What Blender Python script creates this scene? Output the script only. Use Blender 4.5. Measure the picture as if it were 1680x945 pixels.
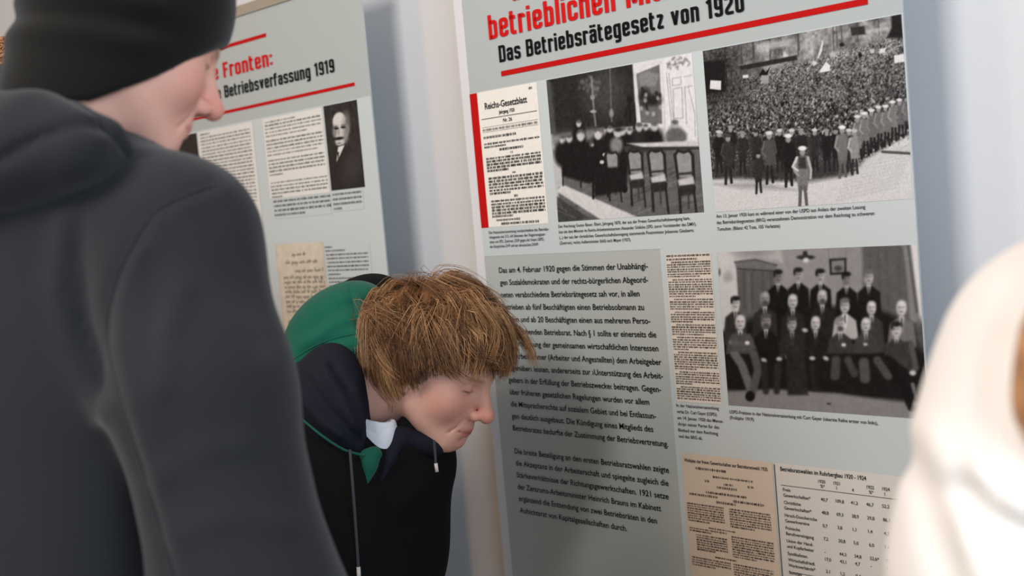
import bpy, math, random
import numpy as np
from mathutils import Matrix, Vector

rng = np.random.default_rng(7)
random.seed(7)
for o in list(bpy.data.objects):
    bpy.data.objects.remove(o)
SC = bpy.context.scene
COL = SC.collection

# ------------------------------------------------------------------ camera
PITCH, ROLL, YAW = 0.0703172, -0.08785592, 0.80746973   # camera pitch / roll, yaw of the banner plane
FPX = 2000.0
CAMZ = 1.5
_F = np.array([0, math.cos(PITCH), -math.sin(PITCH)])
_U0 = np.array([0, math.sin(PITCH), math.cos(PITCH)])
_R0 = np.array([1.0, 0, 0])
CR = _R0 * math.cos(ROLL) + _U0 * math.sin(ROLL)
CU = -_R0 * math.sin(ROLL) + _U0 * math.cos(ROLL)
CF = _F
CAM = np.array([0, 0, CAMZ])
CM = np.eye(4)
CM[:3, 0], CM[:3, 1], CM[:3, 2], CM[:3, 3] = CR, CU, -CF, CAM
cam_data = bpy.data.cameras.new('camera')
cam_data.sensor_width = 36.0
cam_data.lens = FPX / 1680.0 * 36.0
cam_data.clip_start = 0.05
cam_data.dof.use_dof = True
cam_data.dof.focus_distance = 1.88
cam_data.dof.aperture_fstop = 4.2
cam = bpy.data.objects.new('camera', cam_data)
COL.objects.link(cam)
cam.matrix_world = Matrix(CM.tolist())
SC.camera = cam

# ------------------------------------------------------------------ world, lights, exposure
SC.view_settings.view_transform = 'Standard'
SC.view_settings.look = 'None'
SC.view_settings.gamma = 1.0
SC.view_settings.use_curve_mapping = False
SC.view_settings.exposure = 0.03
world = bpy.data.worlds.new('room_light')
SC.world = world
world.use_nodes = True
bg = world.node_tree.nodes['Background']
bg.inputs[0].default_value = (1.0, 0.86, 0.72, 1)
bg.inputs[1].default_value = 0.42

def area(name, loc, target, size, size_y, power, color):
    d = bpy.data.lights.new(name, 'AREA')
    d.shape = 'RECTANGLE'
    d.size, d.size_y = size, size_y
    d.energy = power
    d.color = color
    o = bpy.data.objects.new(name, d)
    COL.objects.link(o)
    o.location = loc
    v = Vector(target) - Vector(loc)
    o.rotation_euler = v.to_track_quat('-Z', 'Y').to_euler()
    return o

# all three stand outside the picture: ceiling lamp left of the viewer, daylight window behind, warm ceiling lamp far left
area('ceiling_lamp_offscreen', (-1.45, -0.1, 3.05), (0.0, 2.0, 1.3), 0.9, 0.9, 58, (1.0, 0.95, 0.90))
area('window_behind_offscreen', (1.5, -3.0, 2.0), (0.2, 2.0, 1.4), 2.6, 1.8, 158, (0.68, 0.83, 1.0))
area('warm_ceiling_lamp_left_offscreen', (-3.0, 1.0, 2.9), (-0.3, 1.9, 1.4), 0.4, 0.4, 14, (1.0, 0.58, 0.28))

# ------------------------------------------------------------------ banner plane frame
BH = np.array([math.cos(YAW), -math.sin(YAW), 0])       # along the banners
BN = np.array([math.sin(YAW), math.cos(YAW), 0])        # away from the viewer
BD = 1.51287
BL = -1.6468170                                          # left edge of the large banner

def plane_pt(u, y=0.0, z=0.0):
    return BH * (BL + u) + BN * (BD + y) + np.array([0, 0, z])

# ------------------------------------------------------------------ helpers: objects and materials
def tag(o, label=None, cat=None, group=None, kind=None):
    if label: o['label'] = label
    if cat: o['category'] = cat
    if group: o['group'] = group
    if kind: o['kind'] = kind
    return o

def empty(name, loc=(0, 0, 0), rz=0.0):
    o = bpy.data.objects.new(name, None)
    o.empty_display_size = 0.1
    COL.objects.link(o)
    o.location = Vector([float(v) for v in loc])
    o.rotation_euler = (0, 0, rz)
    return o

def mesh_obj(name, verts, faces, mat, parent=None, smooth=True, colors=None):
    me = bpy.data.meshes.new(name)
    verts = np.ascontiguousarray(verts, dtype=np.float32)
    if isinstance(faces, np.ndarray):
        k = faces.shape[1]
        n = len(faces)
        me.vertices.add(len(verts))
        me.vertices.foreach_set('co', verts.ravel())
        me.loops.add(n * k)
        me.loops.foreach_set('vertex_index', np.ascontiguousarray(faces, dtype=np.int32).ravel())
        me.polygons.add(n)
        me.polygons.foreach_set('loop_start', np.arange(0, n * k, k, dtype=np.int32))
        me.polygons.foreach_set('loop_total', np.full(n, k, dtype=np.int32))
        me.update(calc_edges=True)
    else:
        me.from_pydata(verts.tolist(), [], faces)
        me.update()
    if smooth:
        me.polygons.foreach_set('use_smooth', np.ones(len(me.polygons), dtype=bool))
    if colors is not None:
        a = me.color_attributes.new('Col', 'FLOAT_COLOR', 'POINT')
        c = np.ones((len(verts), 4), dtype=np.float32)
        c[:, :3] = colors
        a.data.foreach_set('color', c.ravel())
    me.materials.append(mat)
    o = bpy.data.objects.new(name, me)
    COL.objects.link(o)
    if parent is not None:
        o.parent = parent
    return o

def lin(r, g, b):
    f = lambda c: (c / 255 / 12.92) if c / 255 <= 0.04045 else ((c / 255 + 0.055) / 1.055) ** 2.4
    return (f(r), f(g), f(b))

def material(name, color, rough=0.6, attr=False, bump=0.0, bump_scale=300.0, mottle=0.0, mottle_scale=8.0,
             sss=0.0, spec=0.5, sheen=0.0, wave=None):
    m = bpy.data.materials.new(name)
    m.use_nodes = True
    nt = m.node_tree
    b = nt.nodes['Principled BSDF']
    b.inputs['Roughness'].default_value = rough
    b.inputs['Specular IOR Level'].default_value = spec
    if sheen:
        b.inputs['Sheen Weight'].default_value = sheen
        b.inputs['Sheen Roughness'].default_value = 0.5
    tc = nt.nodes.new('ShaderNodeTexCoord')
    src = None
    if attr:
        a = nt.nodes.new('ShaderNodeAttribute')
        a.attribute_name = 'Col'
        src = a.outputs['Color']
    else:
        rgb = nt.nodes.new('ShaderNodeRGB')
        rgb.outputs[0].default_value = (*color, 1)
        src = rgb.outputs[0]
    if mottle:
        n = nt.nodes.new('ShaderNodeTexNoise')
        n.inputs['Scale'].default_value = mottle_scale
        n.inputs['Detail'].default_value = 4
        nt.links.new(tc.outputs['Object'], n.inputs['Vector'])
        mr = nt.nodes.new('ShaderNodeMapRange')
        mr.inputs[3].default_value = 1 - mottle
        mr.inputs[4].default_value = 1 + mottle
        nt.links.new(n.outputs[0], mr.inputs[0])
        vm = nt.nodes.new('ShaderNodeVectorMath')
        vm.operation = 'SCALE'
        nt.links.new(src, vm.inputs[0])
        nt.links.new(mr.outputs[0], vm.inputs['Scale'])
        src = vm.outputs[0]
    nt.links.new(src, b.inputs['Base Color'])
    if sss:
        b.inputs['Subsurface Weight'].default_value = sss
        b.inputs['Subsurface Radius'].default_value = (0.012, 0.005, 0.003)
        b.inputs['Subsurface Scale'].default_value = 1.0
    if bump:
        n = nt.nodes.new('ShaderNodeTexNoise')
        n.inputs['Scale'].default_value = bump_scale
        n.inputs['Detail'].default_value = 3
        nt.links.new(tc.outputs['Object'], n.inputs['Vector'])
        bp = nt.nodes.new('ShaderNodeBump')
        bp.inputs['Strength'].default_value = bump
        bp.inputs['Distance'].default_value = 0.002
        nt.links.new(n.outputs[0], bp.inputs['Height'])
        nt.links.new(bp.outputs[0], b.inputs['Normal'])
    return m

M = {}
M['wall'] = material('white_wall_paint', lin(214, 215, 219), 0.8, bump=0.15, bump_scale=90, mottle=0.03, mottle_scale=3)
M['floor'] = material('grey_floor', lin(120, 116, 110), 0.5, mottle=0.1, mottle_scale=5)
M['sheet'] = material('grey_banner_print', lin(174, 181, 181), 0.6, spec=0.1)
M['panel'] = material('light_grey_print', lin(194, 202, 204), 0.6, spec=0.1)
M['textbox'] = material('grey_text_box_print', lin(176, 181, 178), 0.6, spec=0.1)
M['margin'] = material('white_banner_vinyl', lin(212, 212, 216), 0.6, spec=0.1)
M['red'] = material('red_print', lin(184, 16, 16), 0.6, spec=0.1)
M['redtext'] = material('red_lettering_print', lin(202, 22, 24), 0.6, spec=0.1)
M['ink'] = material('black_print', lin(16, 16, 18), 0.6, spec=0.1)
M['softink'] = material('dark_grey_print', lin(56, 56, 58), 0.6, spec=0.1)
M['print'] = material('monochrome_photo_print', (1, 1, 1), 0.6, attr=True, spec=0.1)
M['metal'] = material('brushed_aluminium', lin(190, 180, 165), 0.35, spec=0.6)
M['metal'].node_tree.nodes['Principled BSDF'].inputs['Metallic'].default_value = 0.6
M['skin'] = material('skin', (1, 1, 1), 0.5, attr=True, sss=0.12, spec=0.4, mottle=0.06, mottle_scale=60, bump=0.06, bump_scale=500)
M['hair'] = material('hair_strands', (1, 1, 1), 0.42, attr=True, spec=0.45)
M['beanie'] = material('black_knit', lin(17, 16, 14), 0.9, bump=0.35, bump_scale=450, sheen=0.15, spec=0.1)
M['hoodie'] = material('charcoal_fleece', lin(38, 39, 43), 0.95, bump=0.3, bump_scale=500, mottle=0.1, mottle_scale=14, sheen=0.1, spec=0.1)
M['hoodlining'] = material('navy_fleece', lin(34, 36, 45), 0.95, bump=0.3, bump_scale=500, spec=0.1)
M['jacket'] = material('black_jacket', lin(12, 12, 13), 0.85, bump=0.2, bump_scale=300, spec=0.15)
M['navy'] = material('navy_lining', lin(26, 27, 37), 0.8, bump=0.3, bump_scale=200, mottle=0.15, mottle_scale=40, spec=0.15)
M['green'] = material('green_fleece', lin(24, 88, 70), 0.9, bump=0.3, bump_scale=450, mottle=0.08, mottle_scale=30, sheen=0.1, spec=0.1)
M['tshirt'] = material('white_cotton', lin(216, 220, 228), 0.9, bump=0.1, bump_scale=400, spec=0.1)
M['white'] = material('white_fabric', lin(228, 226, 224), 0.9, bump=0.1, bump_scale=120, spec=0.1)
M['denim'] = material('dark_denim', lin(40, 46, 60), 0.9, bump=0.2, bump_scale=300, spec=0.1)
M['shoe'] = material('black_leather', lin(24, 23, 22), 0.5)
M['cord'] = material('dark_cord', lin(58, 58, 68), 0.8)
M['tip'] = material('metal_cord_tip', lin(215, 210, 205), 0.3)

# ------------------------------------------------------------------ helpers: simple solids
def box(name, x0, x1, y0, y1, z0, z1, mat, parent=None):
    v = [(x, y, z) for x in (x0, x1) for y in (y0, y1) for z in (z0, z1)]
    f = [(0, 1, 3, 2), (4, 6, 7, 5), (0, 4, 5, 1), (2, 3, 7, 6), (0, 2, 6, 4), (1, 5, 7, 3)]
    return mesh_obj(name, np.array(v), f, mat, parent, smooth=False)

def tube_arrays(pts, radii, n=8):
    pts = np.asarray(pts, float)
    radii = np.broadcast_to(np.asarray(radii, float), (len(pts),))
    tg = np.gradient(pts, axis=0)
    tg /= np.linalg.norm(tg, axis=1)[:, None] + 1e-12
    ref = np.array([0.31, 0.2, 0.93])
    s = np.cross(tg, ref); s /= np.linalg.norm(s, axis=1)[:, None] + 1e-9
    t = np.cross(tg, s)
    ang = np.linspace(0, 2 * np.pi, n, endpoint=False)
    V = pts[:, None] + radii[:, None, None] * (np.cos(ang)[None, :, None] * s[:, None] + np.sin(ang)[None, :, None] * t[:, None])
    k = len(pts)
    i, j = np.meshgrid(np.arange(k - 1), np.arange(n), indexing='ij')
    q = np.stack([i * n + j, i * n + (j + 1) % n, (i + 1) * n + (j + 1) % n, (i + 1) * n + j], -1).reshape(-1, 4)
    return V.reshape(-1, 3), q

def tube(name, pts, radii, mat, parent=None, n=8):
    v, q = tube_arrays(pts, radii, n)
    k = len(pts)
    faces = [tuple(int(t) for t in x) for x in q] + [tuple(range(n))[::-1], tuple(range((k - 1) * n, k * n))]
    return mesh_obj(name, v, faces, mat, parent)

def smooth_path(pts, n=24):
    pts = np.asarray(pts, float)
    t = np.linspace(0, len(pts) - 1, n)
    P = np.vstack([2 * pts[0] - pts[1], pts, 2 * pts[-1] - pts[-2]])
    out = []
    for x in t:
        i = min(int(x), len(pts) - 2); s = x - i
        a, b, c, d = P[i], P[i + 1], P[i + 2], P[i + 3]
        out.append(0.5 * ((2 * b) + (c - a) * s + (2 * a - 5 * b + 4 * c - d) * s * s + (3 * b - a - 3 * c + d) * s ** 3))
    return np.array(out)

# ------------------------------------------------------------------ helpers: implicit surfaces
class Field:
    """Signed distance field on a grid, meshed with surface nets."""
    def __init__(s, lo, hi, h):
        s.lo = np.array(lo, float); s.h = h
        s.n = np.ceil((np.array(hi) - s.lo) / h).astype(int) + 1
        ax = [(s.lo[i] + h * np.arange(s.n[i])).astype(np.float32) for i in range(3)]
        s.x, s.y, s.z = ax[0][:, None, None], ax[1][None, :, None], ax[2][None, None, :]
        s.d = np.full(s.n, 1e3, np.float32)
    def ell(s, c, r, rot=None):
        px, py, pz = s.x - c[0], s.y - c[1], s.z - c[2]
        if rot is not None:
            rot = np.asarray(rot)
            px, py, pz = [px * rot[k][0] + py * rot[k][1] + pz * rot[k][2] for k in range(3)]
        k0 = np.sqrt((px / r[0]) ** 2 + (py / r[1]) ** 2 + (pz / r[2]) ** 2)
        k1 = np.sqrt((px / r[0] ** 2) ** 2 + (py / r[1] ** 2) ** 2 + (pz / r[2] ** 2) ** 2) + 1e-9
        return (k0 * (k0 - 1) / k1).astype(np.float32)
    def cap(s, a, b, ra, rb):
        a = np.array(a, float); b = np.array(b, float); ab = b - a; L = ab @ ab
        px, py, pz = s.x - a[0], s.y - a[1], s.z - a[2]
        t = np.clip((px * ab[0] + py * ab[1] + pz * ab[2]) / L, 0, 1)
        return (np.sqrt((px - t * ab[0]) ** 2 + (py - t * ab[1]) ** 2 + (pz - t * ab[2]) ** 2) - (ra + (rb - ra) * t)).astype(np.float32)
    def chain(s, pts, radii, k):
        d = None
        for i in range(len(pts) - 1):
            c = s.cap(pts[i], pts[i + 1], radii[i], radii[i + 1])
            d = c if d is None else smin(d, c, k)
        return d
    def add(s, d, k=0.01):
        s.d = smin(s.d, d, k)
    def cut(s, d, k=0.004):
        s.d = smax(s.d, -d, k)
    def mesh(s, relax=2):
        return surface_nets(s.d, s.lo, s.h, relax)

def smin(a, b, k):
    if k <= 0: return np.minimum(a, b)
    h = np.maximum(k - np.abs(a - b), 0) / k
    return np.minimum(a, b) - h * h * k * 0.25
def smax(a, b, k):
    return -smin(-a, -b, k)

def surface_nets(d, lo, h, relax=2):
    s = d < 0
    nx, ny, nz = d.shape
    c = np.zeros((nx - 1, ny - 1, nz - 1), np.int8)
    offs = [(i, j, k) for i in (0, 1) for j in (0, 1) for k in (0, 1)]
    for i, j, k in offs:
        c += s[i:nx - 1 + i, j:ny - 1 + j, k:nz - 1 + k]
    cells = np.argwhere((c > 0) & (c < 8))
    idx = np.full(c.shape, -1, np.int32)
    idx[cells[:, 0], cells[:, 1], cells[:, 2]] = np.arange(len(cells))
    acc = np.zeros((len(cells), 3)); cnt = np.zeros(len(cells))
    val = {o: d[cells[:, 0] + o[0], cells[:, 1] + o[1], cells[:, 2] + o[2]].astype(float) for o in offs}
    for o in offs:
        for ax in range(3):
            if o[ax] == 0:
                p = list(o); p[ax] = 1; p = tuple(p)
                a, b = val[o], val[p]
                m = (a < 0) != (b < 0)
                t = np.where(m, a / np.where(m, a - b, 1), 0)
                q = np.tile(np.array(o, float), (len(cells), 1)); q[:, ax] = t
                acc[m] += q[m]; cnt[m] += 1
    v = lo + (cells + acc / cnt[:, None]) * h
    faces = []
    for ax in range(3):
        o1, o2 = (ax + 1) % 3, (ax + 2) % 3
        sl = [slice(None)] * 3; sl2 = [slice(None)] * 3
        sl[ax] = slice(0, -1); sl2[ax] = slice(1, None)
        e = s[tuple(sl)] != s[tuple(sl2)]
        p = np.argwhere(e)
        p = p[(p[:, o1] > 0) & (p[:, o2] > 0) & (p[:, o1] < d.shape[o1] - 1) & (p[:, o2] < d.shape[o2] - 1)]
        def ci(a, b):
            q = p.copy(); q[:, o1] -= a; q[:, o2] -= b
            return idx[q[:, 0], q[:, 1], q[:, 2]]
        f = np.stack([ci(1, 1), ci(0, 1), ci(0, 0), ci(1, 0)], 1)
        inside = s[p[:, 0], p[:, 1], p[:, 2]]
        f[~inside] = f[~inside][:, ::-1]
        faces.append(f)
    f = np.vstack(faces)
    f = f[(f >= 0).all(1)]
    for _ in range(relax):
        sm = np.zeros_like(v); n = np.zeros(len(v))
        for a in range(4):
            b = (a + 1) % 4
            np.add.at(sm, f[:, a], v[f[:, b]]); np.add.at(n, f[:, a], 1)
            np.add.at(sm, f[:, b], v[f[:, a]]); np.add.at(n, f[:, b], 1)
        v = 0.5 * v + 0.5 * sm / np.maximum(n, 1)[:, None]
    return v, f

def xf(v, Mx):
    return np.asarray(v) @ Mx[:3, :3].T + Mx[:3, 3]

def C(px, py, Z):
    """camera-frame point (x right, y up, z backwards) for a viewing direction and a distance"""
    return np.array([(px - 840) / FPX * Z, -(py - 472.5) / FPX * Z, -Z])
def W(px, py, Z):
    return xf(C(px, py, Z), CM)
def to_world(v):
    return xf(v, CM)
def to_cam(w):
    return (np.asarray(w, float) - CAM) @ CM[:3, :3]

# ================================================================== SETTING
def oriented(o):
    o.location = Vector(plane_pt(0, 0, 0).tolist()); o.rotation_euler = (0, 0, -YAW); return o

fl = box('floor', -5, 5, -4, 6, -0.1, 0.0, M['floor'])
tag(fl, 'grey floor of the exhibition room', 'floor', kind='structure')
wl = oriented(box('wall_back', -4.5, 3.5, 0.12, 0.22, 0.0, 3.2, M['wall']))
tag(wl, 'white wall behind the exhibition banners', 'wall', kind='structure')
bb = oriented(box('baseboard_back', -4.5, 3.5, 0.105, 0.12, 0.0, 0.08, M['margin']))
tag(bb, 'white baseboard along the back wall', 'baseboard', kind='structure')

# ================================================================== PRINT PAINTER
class Print:
    """A flat photograph or document printed on a banner: grey or coloured values on a fine grid."""
    def __init__(s, w, h, nx, corners, base=0.8):
        s.w, s.h, s.nx = w, h, nx
        s.ny = max(2, int(round(nx * h / w)))
        s.img = np.full((s.ny, s.nx), base, np.float32)
        s.X, s.Y = np.meshgrid((np.arange(s.nx) + .5) / s.nx, (np.arange(s.ny) + .5) / s.ny)
        src = np.array(corners, float)                # sketch coordinates of TL, TR, BR, BL
        dst = np.array([(0, 0), (1, 0), (1, 1), (0, 1)], float)
        A = []
        for (x, y), (u, v) in zip(src, dst):
            A.append([x, y, 1, 0, 0, 0, -u * x, -u * y]); A.append([0, 0, 0, x, y, 1, -v * x, -v * y])
        hh = np.linalg.solve(np.array(A), dst.ravel())
        s.Hm = np.append(hh, 1).reshape(3, 3)
        Hi = np.linalg.inv(s.Hm)
        q = np.stack([s.X, s.Y, np.ones_like(s.X)], -1) @ Hi.T
        s.sx, s.sy = q[..., 0] / q[..., 2], q[..., 1] / q[..., 2]   # sketch coordinates of each grid point
    def blend(s, mask, val):
        s.img = s.img * (1 - mask) + np.asarray(val) * mask
    def ell(s, x, y, rx, ry, val, soft=0.15, ang=0.0, op=1.0):
        c, n = math.cos(ang), math.sin(ang)
        dx, dy = s.sx - x, s.sy - y
        d = np.sqrt(((dx * c + dy * n) / rx) ** 2 + ((-dx * n + dy * c) / ry) ** 2)
        s.blend(np.clip((1 + soft - d) / (2 * soft), 0, 1) * op, val)
    def poly(s, pts, val, soft=1.5, op=1.0):
        pts = np.array(pts, float)
        inside = np.zeros(s.sx.shape, bool); dist = np.full(s.sx.shape, 1e9)
        n = len(pts)
        for i in range(n):
            x0, y0 = pts[i]; x1, y1 = pts[(i + 1) % n]
            if y0 != y1:
                cr = ((y0 > s.sy) != (y1 > s.sy)) & (s.sx < (x1 - x0) * (s.sy - y0) / (y1 - y0) + x0)
                inside ^= cr
            L = (x1 - x0) ** 2 + (y1 - y0) ** 2 + 1e-9
            t = np.clip(((s.sx - x0) * (x1 - x0) + (s.sy - y0) * (y1 - y0)) / L, 0, 1)
            dist = np.minimum(dist, np.hypot(s.sx - x0 - t * (x1 - x0), s.sy - y0 - t * (y1 - y0)))
        sd = np.where(inside, -dist, dist)
        s.blend(np.clip(0.5 - sd / (2 * soft), 0, 1) * op, val)
    def line(s, pts, w, val, soft=1.0, op=1.0):
        dist = np.full(s.sx.shape, 1e9)
        for (x0, y0), (x1, y1) in zip(pts[:-1], pts[1:]):
            L = (x1 - x0) ** 2 + (y1 - y0) ** 2 + 1e-9
            t = np.clip(((s.sx - x0) * (x1 - x0) + (s.sy - y0) * (y1 - y0)) / L, 0, 1)
            dist = np.minimum(dist, np.hypot(s.sx - x0 - t * (x1 - x0), s.sy - y0 - t * (y1 - y0)))
        s.blend(np.clip((w / 2 + soft - dist) / (2 * soft), 0, 1) * op, val)
    def noise(s, cell, seed=0):
        r = np.random.default_rng(seed)
        ny, nx = int(s.ny / cell) + 3, int(s.nx / cell) + 3
        g = r.standard_normal((ny, nx)).astype(np.float32)
        yy, xx = np.arange(s.ny) / cell, np.arange(s.nx) / cell
        i, j = yy.astype(int), xx.astype(int)
        fy, fx = (yy - i)[:, None], (xx - j)[None]
        fy, fx = fy * fy * (3 - 2 * fy), fx * fx * (3 - 2 * fx)
        return (g[i][:, j] * (1 - fy) * (1 - fx) + g[i + 1][:, j] * fy * (1 - fx) + g[i][:, j + 1] * (1 - fy) * fx + g[i + 1][:, j + 1] * fy * fx)
    def words(s, x0, x1, y, hgt, val=0.12, seed=0, op=0.9, ragged=0.0, dense=0.62):
        """a line of illegible small print in print coordinates 0..1"""
        r = np.random.default_rng(seed)
        xe = x1 - r.random() * ragged * (x1 - x0)
        x = x0
        while x < xe:
            w = (0.02 + 0.05 * r.random()) * (x1 - x0) * 1.6
            b = min(x + w, xe)
            m = (s.X >= x) & (s.X < b) & (np.abs(s.Y - y) < hgt / 2)
            if m.any():
                cols = r.random(s.nx) < dense
                tall = np.where(r.random(s.nx) < 0.25, 1.0, 0.72)
                mm = m & (np.abs(s.Y - y) < hgt / 2 * tall[None, :])
                k = np.where(cols[None, :], op, op * 0.45)
                s.img = np.where(mm, s.img * (1 - k) + val * k, s.img)
            x = b + 0.012 * (x1 - x0)
    def soften(s, k=1):
        for _ in range(k):
            p = np.pad(s.img, 1, mode='edge')
            s.img = (p[1:-1, 1:-1] * 4 + 2 * (p[:-2, 1:-1] + p[2:, 1:-1] + p[1:-1, :-2] + p[1:-1, 2:]) + p[:-2, :-2] + p[:-2, 2:] + p[2:, :-2] + p[2:, 2:]) / 16
    def build(s, name, u, ztop, y, parent, lo=(0.006, 0.0055, 0.006), hi=(0.80, 0.79, 0.80), gamma=2.3):
        g = np.clip(s.img, 0, 1) ** gamma
        col = np.array(lo)[None, None] + g[..., None] * (np.array(hi) - np.array(lo))[None, None]
        xs = u + np.linspace(0, 1, s.nx) * s.w
        zs = ztop - np.linspace(0, 1, s.ny) * s.h
        Xg, Zg = np.meshgrid(xs, zs)
        v = np.stack([Xg, np.full_like(Xg, y), Zg], -1).reshape(-1, 3)
        j, i = np.meshgrid(np.arange(s.ny - 1), np.arange(s.nx - 1), indexing='ij')
        f = np.stack([(j + 1) * s.nx + i, (j + 1) * s.nx + i + 1, j * s.nx + i + 1, j * s.nx + i], -1).reshape(-1, 4)
        return mesh_obj(name, v, f, M['print'], parent, smooth=False, colors=col.reshape(-1, 3))

# ================================================================== LETTERING
_cap = {}
def text_arrays(body, bold=0.0):
    cu = bpy.data.curves.new('lettering', 'FONT')
    cu.body = body
    cu.size = 1.0
    cu.resolution_u = 3
    cu.offset = bold
    o = bpy.data.objects.new('lettering', cu)
    COL.objects.link(o)
    dg = bpy.context.evaluated_depsgraph_get()
    me = o.evaluated_get(dg).to_mesh()
    v = np.zeros(len(me.vertices) * 3); me.vertices.foreach_get('co', v)
    v = v.reshape(-1, 3).copy()
    f = [tuple(p.vertices) for p in me.polygons]
    o.evaluated_get(dg).to_mesh_clear()
    bpy.data.objects.remove(o); bpy.data.curves.remove(cu)
    return v, f

def text_block(name, lines, mat, parent, y, cap, bold=0.0, smear=0.0, copies=1):
    """lines: (string, u0, z_baseline, u1 or None, x_scale). One mesh for a block of lettering."""
    if 'c' not in _cap:
        _cap['c'] = text_arrays('H')[0][:, 1].max()
    V, Fc = [], []; n = 0
    for s, u0, z, u1, xs in lines:
        v, f = text_arrays(s, bold)
        if len(v) == 0: continue
        sc = cap / _cap['c']
        x0, x1 = v[:, 0].min(), v[:, 0].max()
        kx = ((u1 - u0 - smear) / (x1 - x0)) if u1 is not None else sc * xs
        for k in range(copies):
            dx = smear * k / max(copies - 1, 1)
            V.append(np.stack([u0 + (v[:, 0] - x0) * kx + dx, np.full(len(v), y - 0.00003 * k), z + v[:, 1] * sc], 1))
            Fc += [tuple(i + n for i in p) for p in f]; n += len(v)
    return mesh_obj(name, np.vstack(V), Fc, mat, parent, smooth=False)

# condensed poster lettering drawn stroke by stroke (x height .76, cap height 1)
_L, _R, _XH, _A, _TH = .075, .325, .77, 1.0, .155
_T, _B, _MD, _AT = _XH - _TH / 2, _TH / 2, .39, _A - _TH / 2
GLYPH = {
 'a': (.40, [[(_L, _T - .14), (_L, _T), (_R, _T), (_R, 0)], [(_R, .43), (_L, .43), (_L, _B), (_R, _B)]]),
 'b': (.40, [[(_L, 0), (_L, _A)], [(_L, _T), (_R, _T), (_R, _B), (_L, _B)]]),
 'c': (.39, [[(_R, _T - .2), (_R, _T), (_L, _T), (_L, _B), (_R, _B), (_R, _B + .2)]]),
 'e': (.40, [[(_L, _MD), (_R, _MD), (_R, _T), (_L, _T), (_L, _B), (_R, _B), (_R, _B + .16)]]),
 'f': (.28, [[(_L, 0), (_L, _AT), (.26, _AT)], [(-.02, _T), (.25, _T)]]),
 'g': (.40, [[(_R, _B), (_L, _B), (_L, _T), (_R, _T)], [(_R, _XH), (_R, -.17), (_L, -.17)]]),
 'h': (.40, [[(_L, 0), (_L, _A)], [(_L, _T), (_R, _T), (_R, 0)]]),
 'i': (.15, [[(_L, 0), (_L, _XH)], [(_L, .86), (_L, 1.0)]]),
 'l': (.15, [[(_L, 0), (_L, _A)]]),
 'm': (.65, [[(_L, 0), (_L, _XH)], [(_L, _T), (_R, _T), (_R, 0)], [(_R, _T), (.575, _T), (.575, 0)]]),
 'n': (.40, [[(_L, 0), (_L, _XH)], [(_L, _T), (_R, _T), (_R, 0)]]),
 'o': (.40, [[(_L, _MD), (_L, _T), (_R, _T), (_R, _B), (_L, _B), (_L, _MD)]]),
 'r': (.29, [[(_L, 0), (_L, _XH)], [(_L, _T), (.24, _T), (.24, _T - .10)]]),
 's': (.39, [[(_R, _T - .14), (_R, _T), (_L, _T), (_L, _MD + .02), (_R, _MD - .02), (_R, _B), (_L, _B), (_L, _B + .14)]]),
 't': (.28, [[(_L, .95), (_L, _B), (.26, _B)], [(-.02, _T), (.25, _T)]]),
 'u': (.40, [[(_L, _XH), (_L, _B), (_R, _B)], [(_R, 0), (_R, _XH)]]),
 'v': (.40, [[(_L - .01, _XH), (.2, .04), (_R + .01, _XH)]]),
 'z': (.36, [[(.02, _T), (.30, _T), (.07, _B), (.34, _B)]]),
 'B': (.43, [[(_L, 0), (_L, _A)], [(_L, _AT), (.35, _AT), (.35, .52), (_L, .52)], [(.3, .52), (.36, .5), (.36, _B), (_L, _B)]]),
 'D': (.43, [[(_L, 0), (_L, _A)], [(_L, _AT), (.355, _AT), (.355, _B), (_L, _B)]]),
 'F': (.36, [[(_L, 0), (_L, _A)], [(_L, _AT), (.35, _AT)], [(_L, .52), (.31, .52)]]),
 'M': (.62, [[(_L, 0), (_L, _A)], [(.545, 0), (.545, _A)], [(.10, .98), (.31, .12), (.52, .98)]]),
 '0': (.40, [[(_L, .5), (_L, _AT), (_R, _AT), (_R, _B), (_L, _B), (_L, .5)]]),
 '1': (.27, [[(.165, 0), (.165, _A)], [(.0, .80), (.165, .90)]]),
 '2': (.40, [[(_L, .74), (_L, _AT), (_R, _AT), (_R, .58), (_L, .25), (_L, _B), (.40, _B)]]),
 '9': (.40, [[(_R, .44), (_L, .44), (_L, _AT), (_R, _AT), (_R, _B), (_L, _B), (_L, .22)]]),
 ':': (.15, [[(_L, .06), (_L, .22)], [(_L, .54), (_L, .70)]]),
 ' ': (.20, []), '"': (.36, [[(.12, .1), (.05, -.16)], [(.30, .1), (.23, -.16)]]),
}
GLYPH['ä'] = (.40, GLYPH['a'][1] + [[(.11, .86), (.11, 1.0)], [(.29, .86), (.29, 1.0)]])

def round_path(p, r=.075):
    out = [np.array(p[0], float)]
    for i in range(1, len(p) - 1):
        a, b, c = (np.array(q, float) for q in p[i - 1:i + 2])
        da, dc = a - b, c - b
        la, lc = np.linalg.norm(da), np.linalg.norm(dc)
        k = min(r, la * .49, lc * .49)
        s, e = b + da / la * k, b + dc / lc * k
        for t in (0, .35, .65, 1):
            out.append((1 - t) ** 2 * s + 2 * t * (1 - t) * b + t * t * e)
    out.append(np.array(p[-1], float))
    return np.array(out)

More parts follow.
